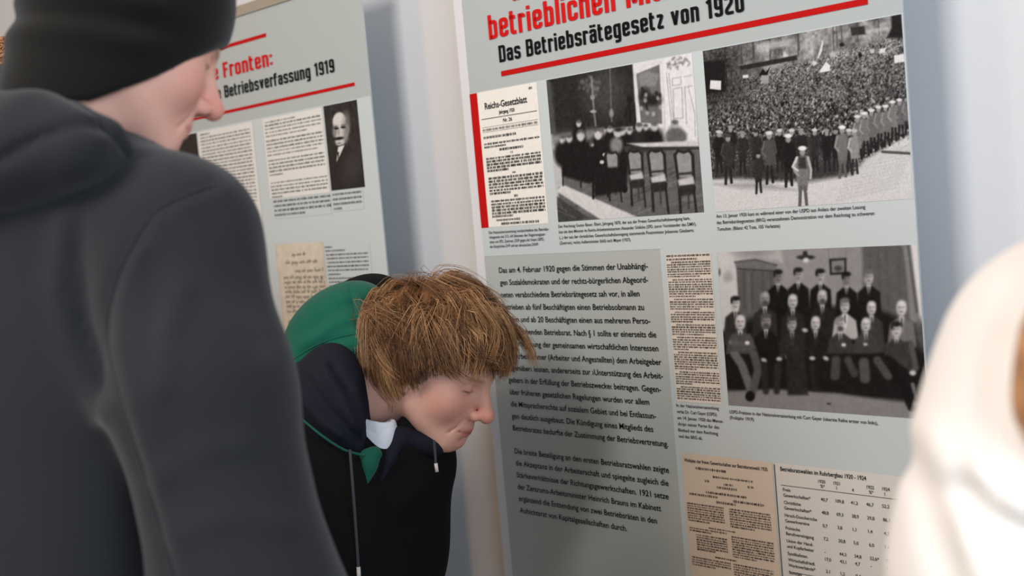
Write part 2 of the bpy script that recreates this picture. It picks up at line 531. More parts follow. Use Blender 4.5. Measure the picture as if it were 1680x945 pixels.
def poster_text(name, s, u0, u1, z, cap, mat, parent, y, track=.095):
    V, Fc = [], []; n = 0; x = 0.0
    for ch in s:
        w, paths = GLYPH[ch]
        for p in paths:
            q = round_path(p)
            tg = np.gradient(q, axis=0); tg /= np.linalg.norm(tg, axis=1)[:, None]
            nr = np.stack([-tg[:, 1], tg[:, 0]], 1) * _TH / 2
            a, b = q + nr, q - nr
            for k in range(len(q)):
                V += [(x + a[k, 0], a[k, 1]), (x + b[k, 0], b[k, 1])]
            Fc += [(n + 2 * k, n + 2 * k + 1, n + 2 * k + 3, n + 2 * k + 2) for k in range(len(q) - 1)]
            n += 2 * len(q)
        x += w + track
    V = np.array(V)
    x0, x1 = V[:, 0].min(), V[:, 0].max()
    P = np.stack([u0 + (V[:, 0] - x0) * (u1 - u0) / (x1 - x0), np.full(len(V), y), z + V[:, 1] * cap], 1)
    return mesh_obj(name, P, Fc, mat, parent, smooth=False)

def quad(name, u0, u1, z0, z1, y, mat, parent):
    return mesh_obj(name, np.array([(u0, y, z0), (u1, y, z0), (u1, y, z1), (u0, y, z1)]), [(0, 1, 2, 3)], mat, parent, smooth=False)

# ================================================================== BANNERS
YP, YI, YT = -0.0005, -0.0010, -0.0016       # panel, inlay and lettering layers in front of the vinyl

def banner_stand(root, w, top, margin):
    """vinyl sheet, top rail, floor cassette, feet, support pole; local x along the width"""
    box('vinyl_sheet', 0.0, w, 0.0, 0.0025, 0.09, top, M['sheet'], root)
    if margin:
        box('white_margin', -margin, 0.0, 0.0, 0.0025, 0.09, top, M['margin'], root)
    box('top_rail', -margin, w, -0.004, 0.012, top, top + 0.022, M['metal'], root)
    v = []
    prof = [(-0.05, 0.012), (-0.05, 0.05), (-0.03, 0.08), (-0.004, 0.092), (0.03, 0.08), (0.05, 0.05), (0.05, 0.012)]
    n = len(prof)
    vv = [(x, py, pz) for x in (-margin, w) for py, pz in prof]
    ff = [tuple(range(n)), tuple(range(2 * n - 1, n - 1, -1))] + [(i, i + n, (i + 1) % n + n, (i + 1) % n) for i in range(n)]
    mesh_obj('floor_cassette', np.array(vv), ff, M['metal'], root, smooth=False)
    for x in (0.12, w - 0.16):
        box('foot', x, x + 0.04, -0.16, 0.10, 0.0, 0.012, M['metal'], root)
    tube('support_pole', [(w / 2, 0.02, 0.05), (w / 2, 0.02, top + 0.01)], 0.008, M['metal'], root)

# ---- large banner
big = empty('roll_up_banner', plane_pt(0), -YAW)
tag(big, 'tall grey roll-up banner headed Das Betriebsrätegesetz von 1920 with crowd photograph', 'banner')
banner_stand(big, 0.852, 1.965, 0.022)
quad('light_panel', 0.0, 0.852, 1.405, 1.702, YP, M['panel'], big)
quad('light_panel', 0.413, 0.852, 0.60, 1.405, YP, M['panel'], big)
quad('text_panel', 0.0, 0.413, 0.60, 1.402, YP, M['textbox'], big)
poster_text('heading_quote_mark', '"', 0.132, 0.150, 1.852, 0.043, M['redtext'], big, YT)
poster_text('heading_line', 'betrieblichen', 0.065, 0.362, 1.789, 0.0425, M['redtext'], big, YT)
poster_text('heading_line', 'Mitbestimmung', 0.385, 0.735, 1.789, 0.0425, M['redtext'], big, YT)
poster_text('subheading_line', 'Das Betriebsrätegesetz von 1920', 0.086, 0.606, 1.746, 0.0292, M['ink'], big, YT)
quad('red_bar', 0.087, 0.803, 1.7215, 1.7305, YI, M['red'], big)
quad('red_strip', 0.0, 0.020, 1.457, 1.701, YI, M['red'], big)

# ---- printed law gazette page
pg = Print(0.152, 0.243, 190, [(0, 0), (1, 0), (1, 1), (0, 1)], 0.97)
pg.img = np.clip(pg.img + 0.01 * pg.noise(3, 1), 0, 1)
for y, wd in ((0.200, .0028), (0.262, .0022), (0.298, .002)):
    pg.blend(((np.abs(pg.Y - y) < wd) & (pg.X > .04) & (pg.X < .97)).astype(np.float32) * .8, 0.1)
pg.words(.05, .96, .281, .022, seed=3, op=.6)
pg.words(.05, .60, .338, .022, seed=4)
yy = .385; k = 10
for blk in ((2, .05, .97), (1, .30, .70), (1, .48, .52), (5, .06, .97), (1, .48, .54), (6, .07, .97), (1, .48, .54), (6, .08, .97), (1, .14, .55), (1, .22, .85)):
    for i in range(blk[0]):
        last = i == blk[0] - 1 and blk[0] > 1
        pg.words(blk[1], blk[2] if not last else blk[1] + .4 * (blk[2] - blk[1]), yy, .021, seed=k, op=.95, dense=.7)
        yy += .0225; k += 1
    yy += .006
pg.words(.86, .93, .035, .02, seed=77)
gz = pg.build('gazette_print', 0.020, 1.7005, YI, big, hi=(.86, .83, .77), lo=(.03, .028, .028))
text_block('gazette_title', [('Reichs-Gesetzblatt', 0.038, 1.669, 0.146, 1)], M['ink'], gz, YT, 0.0112, 0.022)
text_block('gazette_number', [('Jahrgang 1920', 0.073, 1.6572, 0.113, 1), ('Nr. 26', 0.082, 1.6420, 0.105, 1)], M['ink'], gz, YT, 0.0062, 0.022)
# captions (small print as far as it can be read)
text_block('caption', [('Die Nationalversammlung verabschiedete das Betriebs-', 0.019, 1.4455, 0.172, 1), ('rätegesetz mit 213, 64 Stimmen der Regierungspar-', 0.019, 1.4370, 0.163, 1),
                       ('teien von SPD, Zentrum, DDP gegen die Voten USPD,', 0.019, 1.4285, 0.158, 1), ('der bürgerlichen DVP und der altrussischen DNVP.', 0.019, 1.4200, 0.144, 1)], M['softink'], big, YT, 0.0050, 0.008)
text_block('caption', [('Der Reichstag Gustav Bauer, Ebert, Jahrgang 1870, der aus der Freien Gewerkschaftsbewegung kam,', 0.195, 1.4485, 0.478, 1), ('löst mit dem Minister im Reichs-Arbeitsministerium Alexander Schlicke (SPD, zuvor Vorsitzender des DMV),', 0.195, 1.4390, 0.489, 1),
                       ('(...) der aus der christlichen Gewerkschaftsbewegung stammende Postminister Johannes Giesberts', 0.195, 1.4295, 0.483, 1), ('(Zentrum), rechts Außenminister (bild) nach Mayer (1927).', 0.195, 1.4200, 0.355, 1)], M['softink'], big, YT, 0.0050, 0.008)
text_block('caption', [('Am 13. Januar 1920 kam es während einer von der USPD aus Anlass der zweiten Lesung', 0.528, 1.4485, 0.779, 1), ('des Betriebsrätegesetzes (BRG) veranstalteten Demonstration vor dem Reichstag zu schweren', 0.528, 1.4390, 0.792, 1),
                       ('Tumulten. (Bilanz: 42 Tote, 105 Verletzte)', 0.528, 1.4290, 0.640, 1)], M['softink'], big, YT, 0.0050, 0.008)
body = ['Das am 4. Februar 1920 gegen die Stimmen der Unabhängi-', 'gen Sozialdemokraten und der rechts-bürgerlichen Abgeord-', 'neten verabschiedete Betriebsrätegesetz sah vor, in allen',
        'Betrieben ab fünf Beschäftigten einen Betriebsobmann zu', 'wählen und ab 20 Beschäftigten einen aus mehreren Perso-', 'nen bestehenden Betriebsrat. Nach § 1 sollte er einerseits die',
        '›Wahrnehmung der gemeinsamen wirtschaftlichen Interessen', 'der Arbeitnehmer (Arbeiter und Angestellten) dem Arbeitgeber', 'gegenüber‹ leisten, andererseits zur ›Unterstützung des Arbeit-',
        'gebers in der Erfüllung der Betriebszwecke‹ beitragen. Gegen-', 'über früheren gesetzlichen Regelungen wurden vor allem', 'die Mitspracherechte auf sozialem Gebiet und bei Entlassun-',
        'gen deutlich ausgebaut. Die Kündigung eines Mitglieds des', 'Betriebsrates bedurfte der Zustimmung der Betriebsvertretung.']
bend = [.386, .384, .364, .371, .382, .392, .394, .398, .399, .393, .366, .378, .370, .399]
text_block('body_text', [(t, .037, 1.374 - .0223 * i, bend[i], 1) for i, t in enumerate(body)], M['ink'], big, YT, 0.0098, 0.012)
body2 = ['Die breite Beteiligung an den ersten Betriebsratswahlen zeigte', 'die Akzeptanz in der Arbeiterschaft und spiegelte zugleich die', 'Stärkeverhältnisse der Richtungsgewerkschaften. 1921 setze',
         'der Zentrums-Arbeitsminister Heinrich Brauns im Kabinett', 'ergänzend die Entsendung von zwei Betriebsräten in den', 'Aufsichtsrat von Kapitalgesellschaften durch.']
bend2 = [.396, .393, .391, .373, .362, .295]
text_block('body_text', [(t, .036, 1.041 - .0221 * i, bend2[i], 1) for i, t in enumerate(body2)], M['ink'], big, YT, 0.0098, 0.012)
text_block('caption', [('In der Nationalversammlung', .422, 1.1515, .505, 1), ('verlas Dr. Curt Geyer (USPD)', .422, 1.1415, .500, 1), ('am 14. Januar 1920 das Manus-', .422, 1.1315, .512, 1),
                       ('skript seiner Partei für das', .422, 1.1215, .503, 1), ('Blutbad vor dem Reichstag', .422, 1.1115, .500, 1), ('und das BRG ab.', .422, 1.1015, .469, 1)], M['softink'], big, YT, 0.0050, 0.008)
text_block('caption', [('USPD-Fraktion in der Nationalversammlung mit Curt Geyer (oberste Reihe erster von links),', .525, 1.1475, .776, 1), ('(Frühjahr 1919)', .525, 1.1385, .569, 1)], M['softink'], big, YT, 0.0050, 0.008)
# newspaper column
nc = Print(0.089, 0.236, 130, [(0, 0), (1, 0), (1, 1), (0, 1)], 0.93)
yy = .014; k = 200
nc.words(.02, .98, yy, .016, seed=1); yy += .024
nc.words(.02, .7, yy, .014, seed=2); yy += .02
while yy < .985:
    n = random.randint(5, 10)
    for i in range(n):
        if yy > .985: break
        nc.words(.02 + (.1 if i == 0 else 0), .98 if i < n - 1 else .35 + .4 * random.random(), yy, .0125, seed=k, op=.85, dense=.75); k += 1
        yy += .0158
    yy += .006
nc.build('newspaper_print', .423, 1.396, YI, big, hi=(.80, .73, .64), lo=(.05, .04, .035))
# tan agenda sheet
td = Print(0.172, 0.40, 200, [(0, 0), (1, 0), (1, 1), (0, 1)], 0.95)
k = 400
for y, a, b in ((.058, .15, .5), (.085, .34, .78), (.105, .25, .30), (.108, .72, .78), (.110, .46, .56), (.125, .38, .60), (.15, .25, .70), (.165, .06, .38), (.172, .55, .88), (.185, .36, .58)):
    td.words(a, b, y, .011, seed=k); k += 1
def tblock(x0, x1, y, n):
    global k
    for i in range(n):
        td.words(x0, x1 if i < n - 1 else x0 + .6 * (x1 - x0), y + i * .0098, .0078, seed=k, op=.85, dense=.75); k += 1
for (xa, xb, y, n) in ((.02, .44, .205, 8), (.50, .94, .205, 8), (.25, .75, .295, 1), (.03, .45, .305, 2), (.10, .45, .33, 7), (.50, .95, .315, 9), (.30, .70, .41, 1), (.03, .47, .425, 4), (.50, .93, .425, 9), (.30, .75, .53, 1), (.04, .46, .55, 9), (.50, .93, .55, 9), (.04, .93, .67, 16)):
    tblock(xa, xb, y, n)
ag = td.build('agenda_print', .424, 1.077, YI, big, hi=(.72, .60, .49), lo=(.06, .045, .04))
text_block('agenda_heading', [('Wahlplan der freien Gewerkschaften zur Betriebsratswahl 1920.', .429, 1.063, .588, 1)], M['ink'], ag, YT, 0.0055, 0.01)
# election table
tp_ = quad('table_panel', .601, .830, .66, 1.077, YI + .0001, material('pale_table_print', lin(214, 210, 205), 0.5, spec=.3), big)
quad('table_rule', .599, .6002, .66, 1.075, YT, M['softink'], tp_)
text_block('table_heading', [('Betriebsratswahlen im Ruhrbergbau 1920 - 1924', .610, 1.066, .752, 1)], M['ink'], tp_, YT, 0.0062, 0.014)
quad('table_rule', .609, .808, 1.0438, 1.0446, YT, M['softink'], tp_)
quad('table_rule', .612, .808, .9118, .9126, YT, M['softink'], tp_)
rows = [('Freie', 'Gewerkschaften*', ('40,7', '109,8', '41,2', '46,7', '52,2', '33,2')), ('Christliche', 'Gewerkschaften*', ('48,8', '69,3', '28,9', '29,8', '86,1', '24,2')),
        ('Hirsch-Dunckersche', 'Gewerkvereine', ('0,7', '3,8', '1,1', '1,4', '4,3', '1,6')), ('Polnische', 'Berufsvereinigung', ('7,2', '20,8', '5,0', '6,0', '1,4', '1,2')),
        ('Union der Hand-', 'und Kopfarbeiter', ('-', '44,3', '34,8', '52,6*', '98,1', '34')), ('Syndikalisten', '', ('17,0', '43,1', '4,7', '-', '40,8', '3,1')), ('Wirtschaftsfriedl.', 'Werksverbände*', ('2,1', '1,2', '0,4', '0,9', '1,8', '0,7')), ('Sonstige', '', ('1,1', '0,8', '0,6', '0,4', '1,2', '0,5'))]
tl = [(t, x, 1.0545, None, .9) for t, x in (('1920', .674), ('1921', .699), ('1922', .752), ('1924', .776))]
tl += [(t, x, 1.0475, None, .9) for t, x in (('%*', .677), ('1', .703), ('4', .728), ('%*', .755), ('1', .779), ('4', .800))]
y = 1.0385
for a, b, nums in rows:
    tl.append((a, .612, y - .003, None, .95)); yy = y
    if b:
        tl.append((b, .612, y - .0115, None, .95)); yy = y - .0085
    tl += [(t, .676 + i * .0245, yy + .0005 * i - .002, None, .95) for i, t in enumerate(nums)]
    y -= .0195 if b else .0095
text_block('table_text', tl, M['softink'], tp_, YT, 0.0048, 0.012)

# ---- photograph: meeting around a table
p1 = Print(0.310, 0.242, 300, [(22, 168), (795, 22), (865, 875), (85, 928)], .8)
p1.poly([(0, 150), (480, 82), (500, 400), (500, 430), (60, 470), (30, 180)], .17, 6)
p1.poly([(20, 160), (45, 180), (75, 450), (45, 460)], .34, 5)
p1.poly([(45, 165), (60, 200), (75, 430), (300, 410), (240, 450), (60, 460)], .30, 6, .6)
p1.ell(330, 230, 110, 130, .36, .5, op=.6)
for i in range(26):
    a = random.random() * 6.28; r = random.random()
    p1.ell(262 + 70 * r * math.cos(a), 195 + 75 * r * math.sin(a), 8, 10, .5, .5, op=.5)
p1.line([(262, 150), (275, 330), (285, 410)], 9, .62, 4, .8); p1.ell(272, 335, 17, 8, .7); p1.ell(268, 260, 12, 14, .6)
p1.line([(360, 110), (370, 390)], 5, .55, 3, .8); p1.ell(368, 345, 12, 22, .6, .4)
p1.ell(465, 270, 15, 18, .08, .4); p1.line([(462, 290), (470, 390)], 10, .1, 3); p1.line([(440, 370), (455, 300)], 6, .1, 3); p1.line([(492, 290), (498, 390)], 6, .08, 3)
p1.poly([(480, 80), (640, 50), (650, 420), (505, 430)], .92, 3)
p1.poly([(500, 135), (622, 85), (638, 400), (525, 395)], .45, 3)
p1.poly([(505, 140), (560, 118), (622, 140), (600, 200), (520, 210)], .62, 8, .7)
p1.ell(545, 260, 30, 50, .16, .4); p1.ell(590, 275, 40, 28, .14, .5); p1.line([(530, 210), (560, 330)], 10, .15, 4)
for i in range(14):
    p1.ell(520 + 110 * random.random(), 230 + 120 * random.random(), 9, 12, random.choice([.1, .75, .3]), .5, op=.8)
p1.poly([(640, 50), (800, 20), (830, 560), (660, 500)], .95, 3)
for i in range(22):
    p1.ell(655 + 130 * random.random(), 45 + 60 * random.random(), 12, 6, .5, .5, random.random() * 3, .6)
for L in ([(690, 160), (735, 150), (738, 190), (692, 198), (690, 160)], [(752, 150), (795, 140)], [(695, 215), (742, 205), (748, 370), (702, 372), (695, 215)], [(757, 205), (800, 198)], [(757, 205), (768, 400)], [(775, 200), (810, 340), (815, 470)], [(660, 130), (690, 420)], [(672, 130), (700, 400)]):
    p1.line(L, 3, .5, 2, .8)
p1.poly([(50, 460), (330, 420), (330, 560), (60, 560)], .55, 10, .9)
p1.poly([(330, 430), (480, 415), (480, 480), (330, 500)], .9, 6)
p1.poly([(85, 560), (860, 520), (880, 900), (90, 930)], .42, 6)
for i in range(70):
    x, yv = 150 + 680 * random.random(), 640 + 260 * random.random()
    p1.line([(x, yv), (x + 70, yv - 30)], 5, random.choice([.25, .32, .55, .6]), 3, .6)
p1.poly([(60, 520), (110, 520), (115, 740), (80, 740)], .8, 8)
p1.poly([(75, 760), (110, 725), (520, 905), (330, 925)], .88, 5)
p1.poly([(80, 790), (250, 905), (80, 935)], .28, 5)
for x, yv in ((110, 850), (150, 880), (180, 905)):
    p1.line([(85, yv - 40), (x, yv)], 6, .5, 3, .5)
def sitter(P, x, y, s, head=.8, coat=.1, cx=0):
    P.ell(x + cx, y + 75 * s, 45 * s, 70 * s, coat, .25)
    P.ell(x, y, 17 * s, 23 * s, head, .3); P.ell(x, y - 14 * s, 17 * s, 11 * s, .25, .4, op=.7)
for a in ((195, 400, .8), (110, 485, 1.0), (145, 480, .95), (205, 462, 1.25), (298, 455, 1.2), (260, 515, .9), (360, 430, .8), (430, 440, 1.0), (515, 418, .95), (465, 440, .8), (550, 420, .8)):
    sitter(p1, *a)
sitter(p1, 515, 420, 1.0, .8, .16); sitter(p1, 597, 415, 1.1, .8, .09); sitter(p1, 706, 405, 1.05, .72, .42)
p1.ell(715, 470, 55, 45, .42, .2)
p1.poly([(90, 520), (250, 500), (290, 640), (350, 760), (360, 660), (250, 720), (110, 680)], .09, 8)
p1.poly([(250, 520), (360, 520), (460, 560), (450, 740), (300, 700)], .1, 8)
p1.ell(395, 515, 34, 45, .55, .3); p1.ell(403, 450, 22, 22, .8, .3); p1.ell(403, 432, 22, 11, .2, .4)
p1.ell(205, 470, 15, 22, .82, .3); p1.ell(297, 462, 15, 22, .85, .3); p1.ell(318, 605, 12, 10, .85); p1.ell(330, 565, 9, 9, .8); p1.ell(365, 635, 20, 14, .8)
p1.poly([(430, 520), (860, 500), (860, 535), (620, 545), (440, 550)], .25, 4)
p1.poly([(450, 505), (820, 490), (850, 520), (540, 525)], .85, 5); p1.line([(470, 530), (850, 530)], 9, .2, 3)
def chair(P, x, y, s):
    P.poly([(x - 42 * s, y), (x + 42 * s, y), (x + 45 * s, y + 135 * s), (x - 30 * s, y + 135 * s)], .62, 5)
    P.line([(x - 45 * s, y + 20 * s), (x - 30 * s, y - 5 * s), (x, y + 4 * s), (x + 30 * s, y - 5 * s), (x + 48 * s, y + 20 * s), (x + 58 * s, y + 200 * s)], 15 * s, .15, 3)
    P.line([(x - 45 * s, y + 15 * s), (x - 22 * s, y + 190 * s), (x - 12 * s, y + 340 * s)], 14 * s, .15, 3)
    P.poly([(x - 30 * s, y + 150 * s), (x + 50 * s, y + 130 * s), (x + 62 * s, y + 175 * s), (x - 20 * s, y + 190 * s)], .82, 6)
    P.poly([(x - 22 * s, y + 180 * s), (x + 60 * s, y + 170 * s), (x + 60 * s, y + 225 * s), (x - 18 * s, y + 235 * s)], .2, 4)
    P.line([(x + 55 * s, y + 200 * s), (x + 72 * s, y + 350 * s)], 12 * s, .16, 3)
    P.line([(x + 25 * s, y + 210 * s), (x + 30 * s, y + 300 * s)], 9 * s, .25, 3)
    P.line([(x - 20 * s, y + 118 * s), (x + 48 * s, y + 112 * s)], 12 * s, .2, 4)
chair(p1, 370, 555, .75); chair(p1, 490, 548, .85); chair(p1, 605, 545, .95); chair(p1, 752, 548, 1.02)
p1.poly([(270, 640), (420, 630), (440, 760), (280, 790)], .1, 8); p1.line([(270, 650), (272, 800)], 10, .08, 3); p1.line([(345, 640), (350, 790)], 10, .1, 3); p1.line([(110, 640), (112, 730)], 8, .12, 3); p1.line([(205, 680), (207, 740)], 8, .12, 3); p1.ell(440, 750, 14, 20, .06)
p1.soften(1)
p1.img += .015 * p1.noise(2, 5) + .015 * p1.noise(5, 6)
p1.build('photo_print', .1955, 1.7005, YI, big)

# ---- photograph: crowd demonstration
p2 = Print(0.324, 0.243, 320, [(1154.5, 83), (1479, 22), (1498, 327), (1173, 347)], .45)
n1, n2, n3 = p2.noise(1.6, 11), p2.noise(3.0, 12), p2.noise(9, 13)
dep = np.clip((p2.Y - .16) / .5, 0, 1)
fine = .47 + .17 * n1 + .06 * n3
coarse = .24 + .20 * n2 + .12 * n1
p2.img = fine * (1 - dep) + coarse * dep
p2.blend(np.clip((n2 - 1.0) * 3, 0, 1) * np.clip((p2.Y - .3) * 4, 0, 1), .75)
skym = np.clip((.20 - p2.Y + .12 * (.4 - p2.X)) / .04, 0, 1)
p2.blend(skym, .55 + .07 * p2.noise(4, 15) + .1 * p2.noise(14, 16))
p2.blend(np.clip((.34 - p2.X - .1 * p2.Y) / .2, 0, 1) * np.clip((.42 - p2.Y) / .1, 0, 1) * .8, .22 + .08 * n2)
for i in range(17):
    x = 1160 + 300 * random.random(); b = 92 - (x - 1155) * .185
    p2.line([(x, b - 14), (x + 1.5, b + 16 + 16 * random.random())], 1.6, .22, 1.0, .7)
p2.poly([(1214, 108), (1308, 90), (1308, 98), (1216, 115)], .17, 1.2); p2.poly([(1395, 45), (1418, 42), (1420, 56), (1397, 58)], .2, 1.5)
p2.poly([(1462, 26), (1478, 20), (1482, 62), (1455, 62), (1462, 45)], .12, 2)
p2.poly([(1240, 72), (1295, 64), (1296, 76), (1242, 84)], .78, 3, .8)
p2.poly([(1420, 48), (1458, 44), (1458, 50), (1420, 54)], .8, 2, .7)
p2.poly([(1155, 100), (1192, 98), (1192, 150), (1160, 155)], .07, 3, .9)
p2.poly([(1167, 131), (1184.5, 132), (1184, 147), (1166, 145)], .93, .8); p2.poly([(1466, 91), (1483, 88), (1484, 101), (1467, 103)], .93, .8)
p2.poly([(1341, 94), (1349, 66), (1351, 68), (1348, 85), (1343, 95)], .9, .8); p2.poly([(1345, 115), (1355, 101), (1362, 107), (1361, 116), (1345, 119)], .95, .8)
p2.poly([(1246, 123), (1252, 112), (1257, 118), (1264, 109), (1258, 126), (1248, 126)], .07, .8); p2.poly([(1249, 123), (1262, 123), (1261, 137), (1249, 136)], .66, 1)
p2.poly([(1219, 123), (1228, 122), (1229, 127), (1220, 128)], .9, .8); p2.ell(1336, 103, 5, 4, .85, .4); p2.ell(1366, 89, 5, 5, .75, .4); p2.poly([(1443, 80), (1452, 79), (1452, 86), (1443, 87)], .9, 1); p2.poly([(1427, 81), (1434, 80), (1434, 87), (1427, 87)], .8, 1)
p2.ell(1411, 90, 3, 4, .05, .4); p2.ell(1381, 73, 4, 3, .1, .4)
# pavement in the foreground
p2.poly([(1160, 292), (1200, 288), (1290, 296), (1400, 284), (1418, 262), (1445, 245), (1500, 215), (1510, 360), (1160, 360)], .88, 4)
p2.poly([(1165, 222), (1330, 225), (1400, 232), (1410, 255), (1395, 285), (1330, 296), (1170, 290)], .25, 6)
p2.blend(np.clip((p2.noise(2.2, 31) - .2) * 1.2, 0, 1) * np.clip((.78 - p2.Y) / .1, 0, 1) * np.clip((p2.Y - .5) / .1, 0, 1) * .6, .6)
p2.poly([(1166, 300), (1250, 298), (1310, 312), (1215, 308)], .6, 4, .7)
for i in range(12):
    for j in range(22):
        x, yv = 1405 + j * 4.6 - i * 3, 258 + i * 6.4 - j * 1.0
        if x > 1330 + i * 2: p2.ell(x, yv, 1.9, 2.4, .80, .5, op=.6)
p2.line([(1447, 249), (1495, 252)], 4.5, .33, 1)
def walker(P, x, y, s, coat, cap=.95, lean=0, legs=.15, trou=None):
    """small standing figure: y is the cap"""
    P.poly([(x - 6 * s + lean, y + 12 * s), (x + 6 * s + lean, y + 11 * s), (x + 8.5 * s, y + 32 * s), (x + 6 * s, y + 54 * s), (x - 5 * s, y + 55 * s), (x - 8 * s, y + 32 * s)], coat, 1.5)
    P.line([(x - 2.5 * s, y + 50 * s), (x - 3.5 * s, y + 74 * s)], 4 * s, legs, 1); P.line([(x + 3 * s, y + 50 * s), (x + 5 * s, y + 72 * s)], 4 * s, legs, 1)
    P.line([(x - 7 * s, y + 15 * s), (x - 10 * s, y + 30 * s), (x - 5 * s, y + 36 * s)], 3.4 * s, coat * 1.25, 1); P.line([(x + 7 * s, y + 15 * s), (x + 10 * s, y + 30 * s)], 3.4 * s, coat * .9, 1)
    P.ell(x + lean, y + 7 * s, 3.6 * s, 4.6 * s, .62, .3); P.ell(x + lean, y + 2 * s, 5.2 * s, 2.8 * s, cap, .3)
for i in range(9):
    walker(p2, 1408 + i * 11.5, 186 - i * 4.2 + 3 * random.random(), 1.0 - .02 * i, .42 + .1 * random.random(), random.choice([.95, .9, .3]), -2)
for i in range(12):
    walker(p2, 1180 + i * 19 + 5 * random.random(), 205 + 10 * random.random(), .95, .1 + .1 * random.random(), random.choice([.6, .2, .85]))
walker(p2, 1195, 219, 1.1, .22, .3); walker(p2, 1244, 248, .92, .2, .16); walker(p2, 1262, 215, 1.15, .33, .9); walker(p2, 1293, 220, 1.15, .1, .97)
walker(p2, 1381, 206, 1.15, .48, .97, legs=.4); walker(p2, 1401, 212, 1.0, .6, .8, legs=.2)
walker(p2, 1316, 240, 1.32, .5, 1.0, legs=.4); p2.poly([(1309, 257), (1321, 257), (1323, 276), (1310, 276)], .24, 2); p2.line([(1307, 258), (1300, 273), (1308, 279)], 4, .85, 1); p2.line([(1325, 258), (1330, 278), (1329, 292)], 4, .75, 1)
p2.img += .03 * p2.noise(1.3, 21)
p2.build('photo_print', .526, 1.7005, YI, big)

# ---- photograph: group portrait
p3 = Print(0.327, 0.236, 330, [(92, 215), (930, 184), (968, 915), (145, 858)], .62)
p3.img[:] = .60 - .06 * p3.X
p3.poly([(85, 205), (190, 205), (195, 560), (110, 560)], .86, 12)
p3.poly([(160, 215), (360, 195), (370, 260), (340, 250), (260, 240), (170, 250)], .75, 10)
p3.ell(250, 215, 80, 22, .58, .6)
p3.poly([(700, 185), (880, 185), (900, 560), (705, 480)], .34, 8)
for x in (730, 768, 800, 850): p3.line([(x, 190), (x + 8, 480)], 10, .28, 8, .6)
p3.poly([(868, 185), (905, 183), (945, 520), (915, 520)], .5, 5); p3.line([(892, 188), (925, 470)], 9, .3, 3); p3.poly([(903, 180), (940, 180), (965, 530), (945, 560)], .93, 4)
p3.line([(560, 200), (562, 240)], 2, .4, 1); p3.line([(632, 195), (634, 238)], 2, .4, 1)
p3.poly([(562, 245), (635, 240), (635, 310), (566, 314)], .12, 2); p3.poly([(572, 254), (626, 250), (626, 300), (575, 303)], .5, 2); p3.ell(600, 285, 17, 12, .22, .3)
p3.poly([(455, 212), (470, 210), (474, 228), (452, 228)], .15, 2); p3.ell(465, 238, 39, 10, .16, .2); p3.ell(466, 250, 12, 10, .9, .3)
p3.poly([(165, 255), (255, 245), (345, 270), (338, 300), (175, 287)], .42, 4); p3.line([(168, 258), (255, 247), (345, 272)], 4, .2, 2); p3.line([(180, 287), (338, 297)], 6, .14, 2)
p3.poly([(175, 290), (338, 300), (338, 480), (190, 520)], .34, 4)
for x in (205, 240, 285, 320): p3.line([(x, 300), (x + 5, 450)], 8, .27, 4, .8)
p3.line([(225, 305), (230, 470)], 7, .42, 4, .7); p3.ell(104, 300, 6, 16, .4, .4); p3.ell(140, 320, 20, 22, .68, .5)
p3.poly([(105, 560), (270, 480), (700, 430), (920, 520), (985, 700), (990, 850), (560, 815), (130, 800)], .07, 14)
p3.poly([(130, 805), (330, 790), (600, 808), (860, 850), (985, 850), (990, 930), (140, 880)], .52, 8)
p3.ell(950, 560, 30, 60, .3, .4); p3.ell(560, 850, 10, 3, .1)
def man(P, x, y, s, coat, hair, head=.72, shirt=.85, bald=False, beard=False, w=1.0, ln=150):
    P.poly([(x - 16 * s, y + 42 * s), (x + 16 * s, y + 42 * s), (x + 48 * s * w, y + 68 * s), (x + 58 * s * w, y + ln * s), (x - 58 * s * w, y + ln * s), (x - 46 * s * w, y + 68 * s)], coat, 4)
    P.poly([(x - 10 * s, y + 36 * s), (x + 10 * s, y + 36 * s), (x + 3 * s, y + 74 * s), (x - 3 * s, y + 74 * s)], shirt, 2); P.line([(x, y + 44 * s), (x + 1, y + 78 * s)], 5 * s, .07, 1.5)
    P.line([(x - 9 * s, y + 42 * s), (x - 2 * s, y + 100 * s)], 3, coat * 1.7 + .04, 2, .7); P.line([(x + 10 * s, y + 42 * s), (x + 3 * s, y + 100 * s)], 3, coat * 1.7 + .04, 2, .7)
    s *= 1.1
    P.ell(x, y + 4 * s, 18 * s, 27 * s, head, .22)
    P.ell(x - 9 * s, y + 8 * s, 9 * s, 24 * s, head * .7, .5, op=.55)
    P.ell(x - 6 * s, y, 5 * s, 2.6 * s, .2, .5, op=.75); P.ell(x + 7 * s, y, 5 * s, 2.6 * s, .2, .5, op=.75); P.ell(x + 1 * s, y + 17 * s, 7 * s, 2.5 * s, .22, .5, op=.75); P.line([(x + 1, y), (x + 2, y + 10 * s)], 2, head * .75, 1.5, .7)
    if beard: P.ell(x + 1 * s, y + 20 * s, 12 * s, 11 * s, .28, .4)
    if not bald: P.ell(x, y - 19 * s, 19 * s, 11 * s, hair, .3); P.ell(x - 16 * s, y - 8 * s, 5 * s, 12 * s, hair, .4)
    else: P.ell(x + 2 * s, y - 12 * s, 14 * s, 11 * s, min(head * 1.15, .95), .5, op=.7)
for a in ((350, 318, .9, .05, .08, .5), (434, 310, .9, .06, .1, .66), (526, 315, .9, .06, .08, .7), (635, 328, .9, .05, .08, .5), (727, 320, .98, .06, .4, .72)):
    man(p3, *a, ln=260, w=1.0)
man(p3, 172, 430, .9, .16, .1, .85, ln=200); man(p3, 295, 410, 1.0, .15, .3, .6, bald=True, beard=True, ln=220); man(p3, 411, 420, 1.0, .12, .4, .8, bald=True, ln=200); man(p3, 534, 402, 1.0, .1, .3, .75, bald=True, beard=True, ln=220)
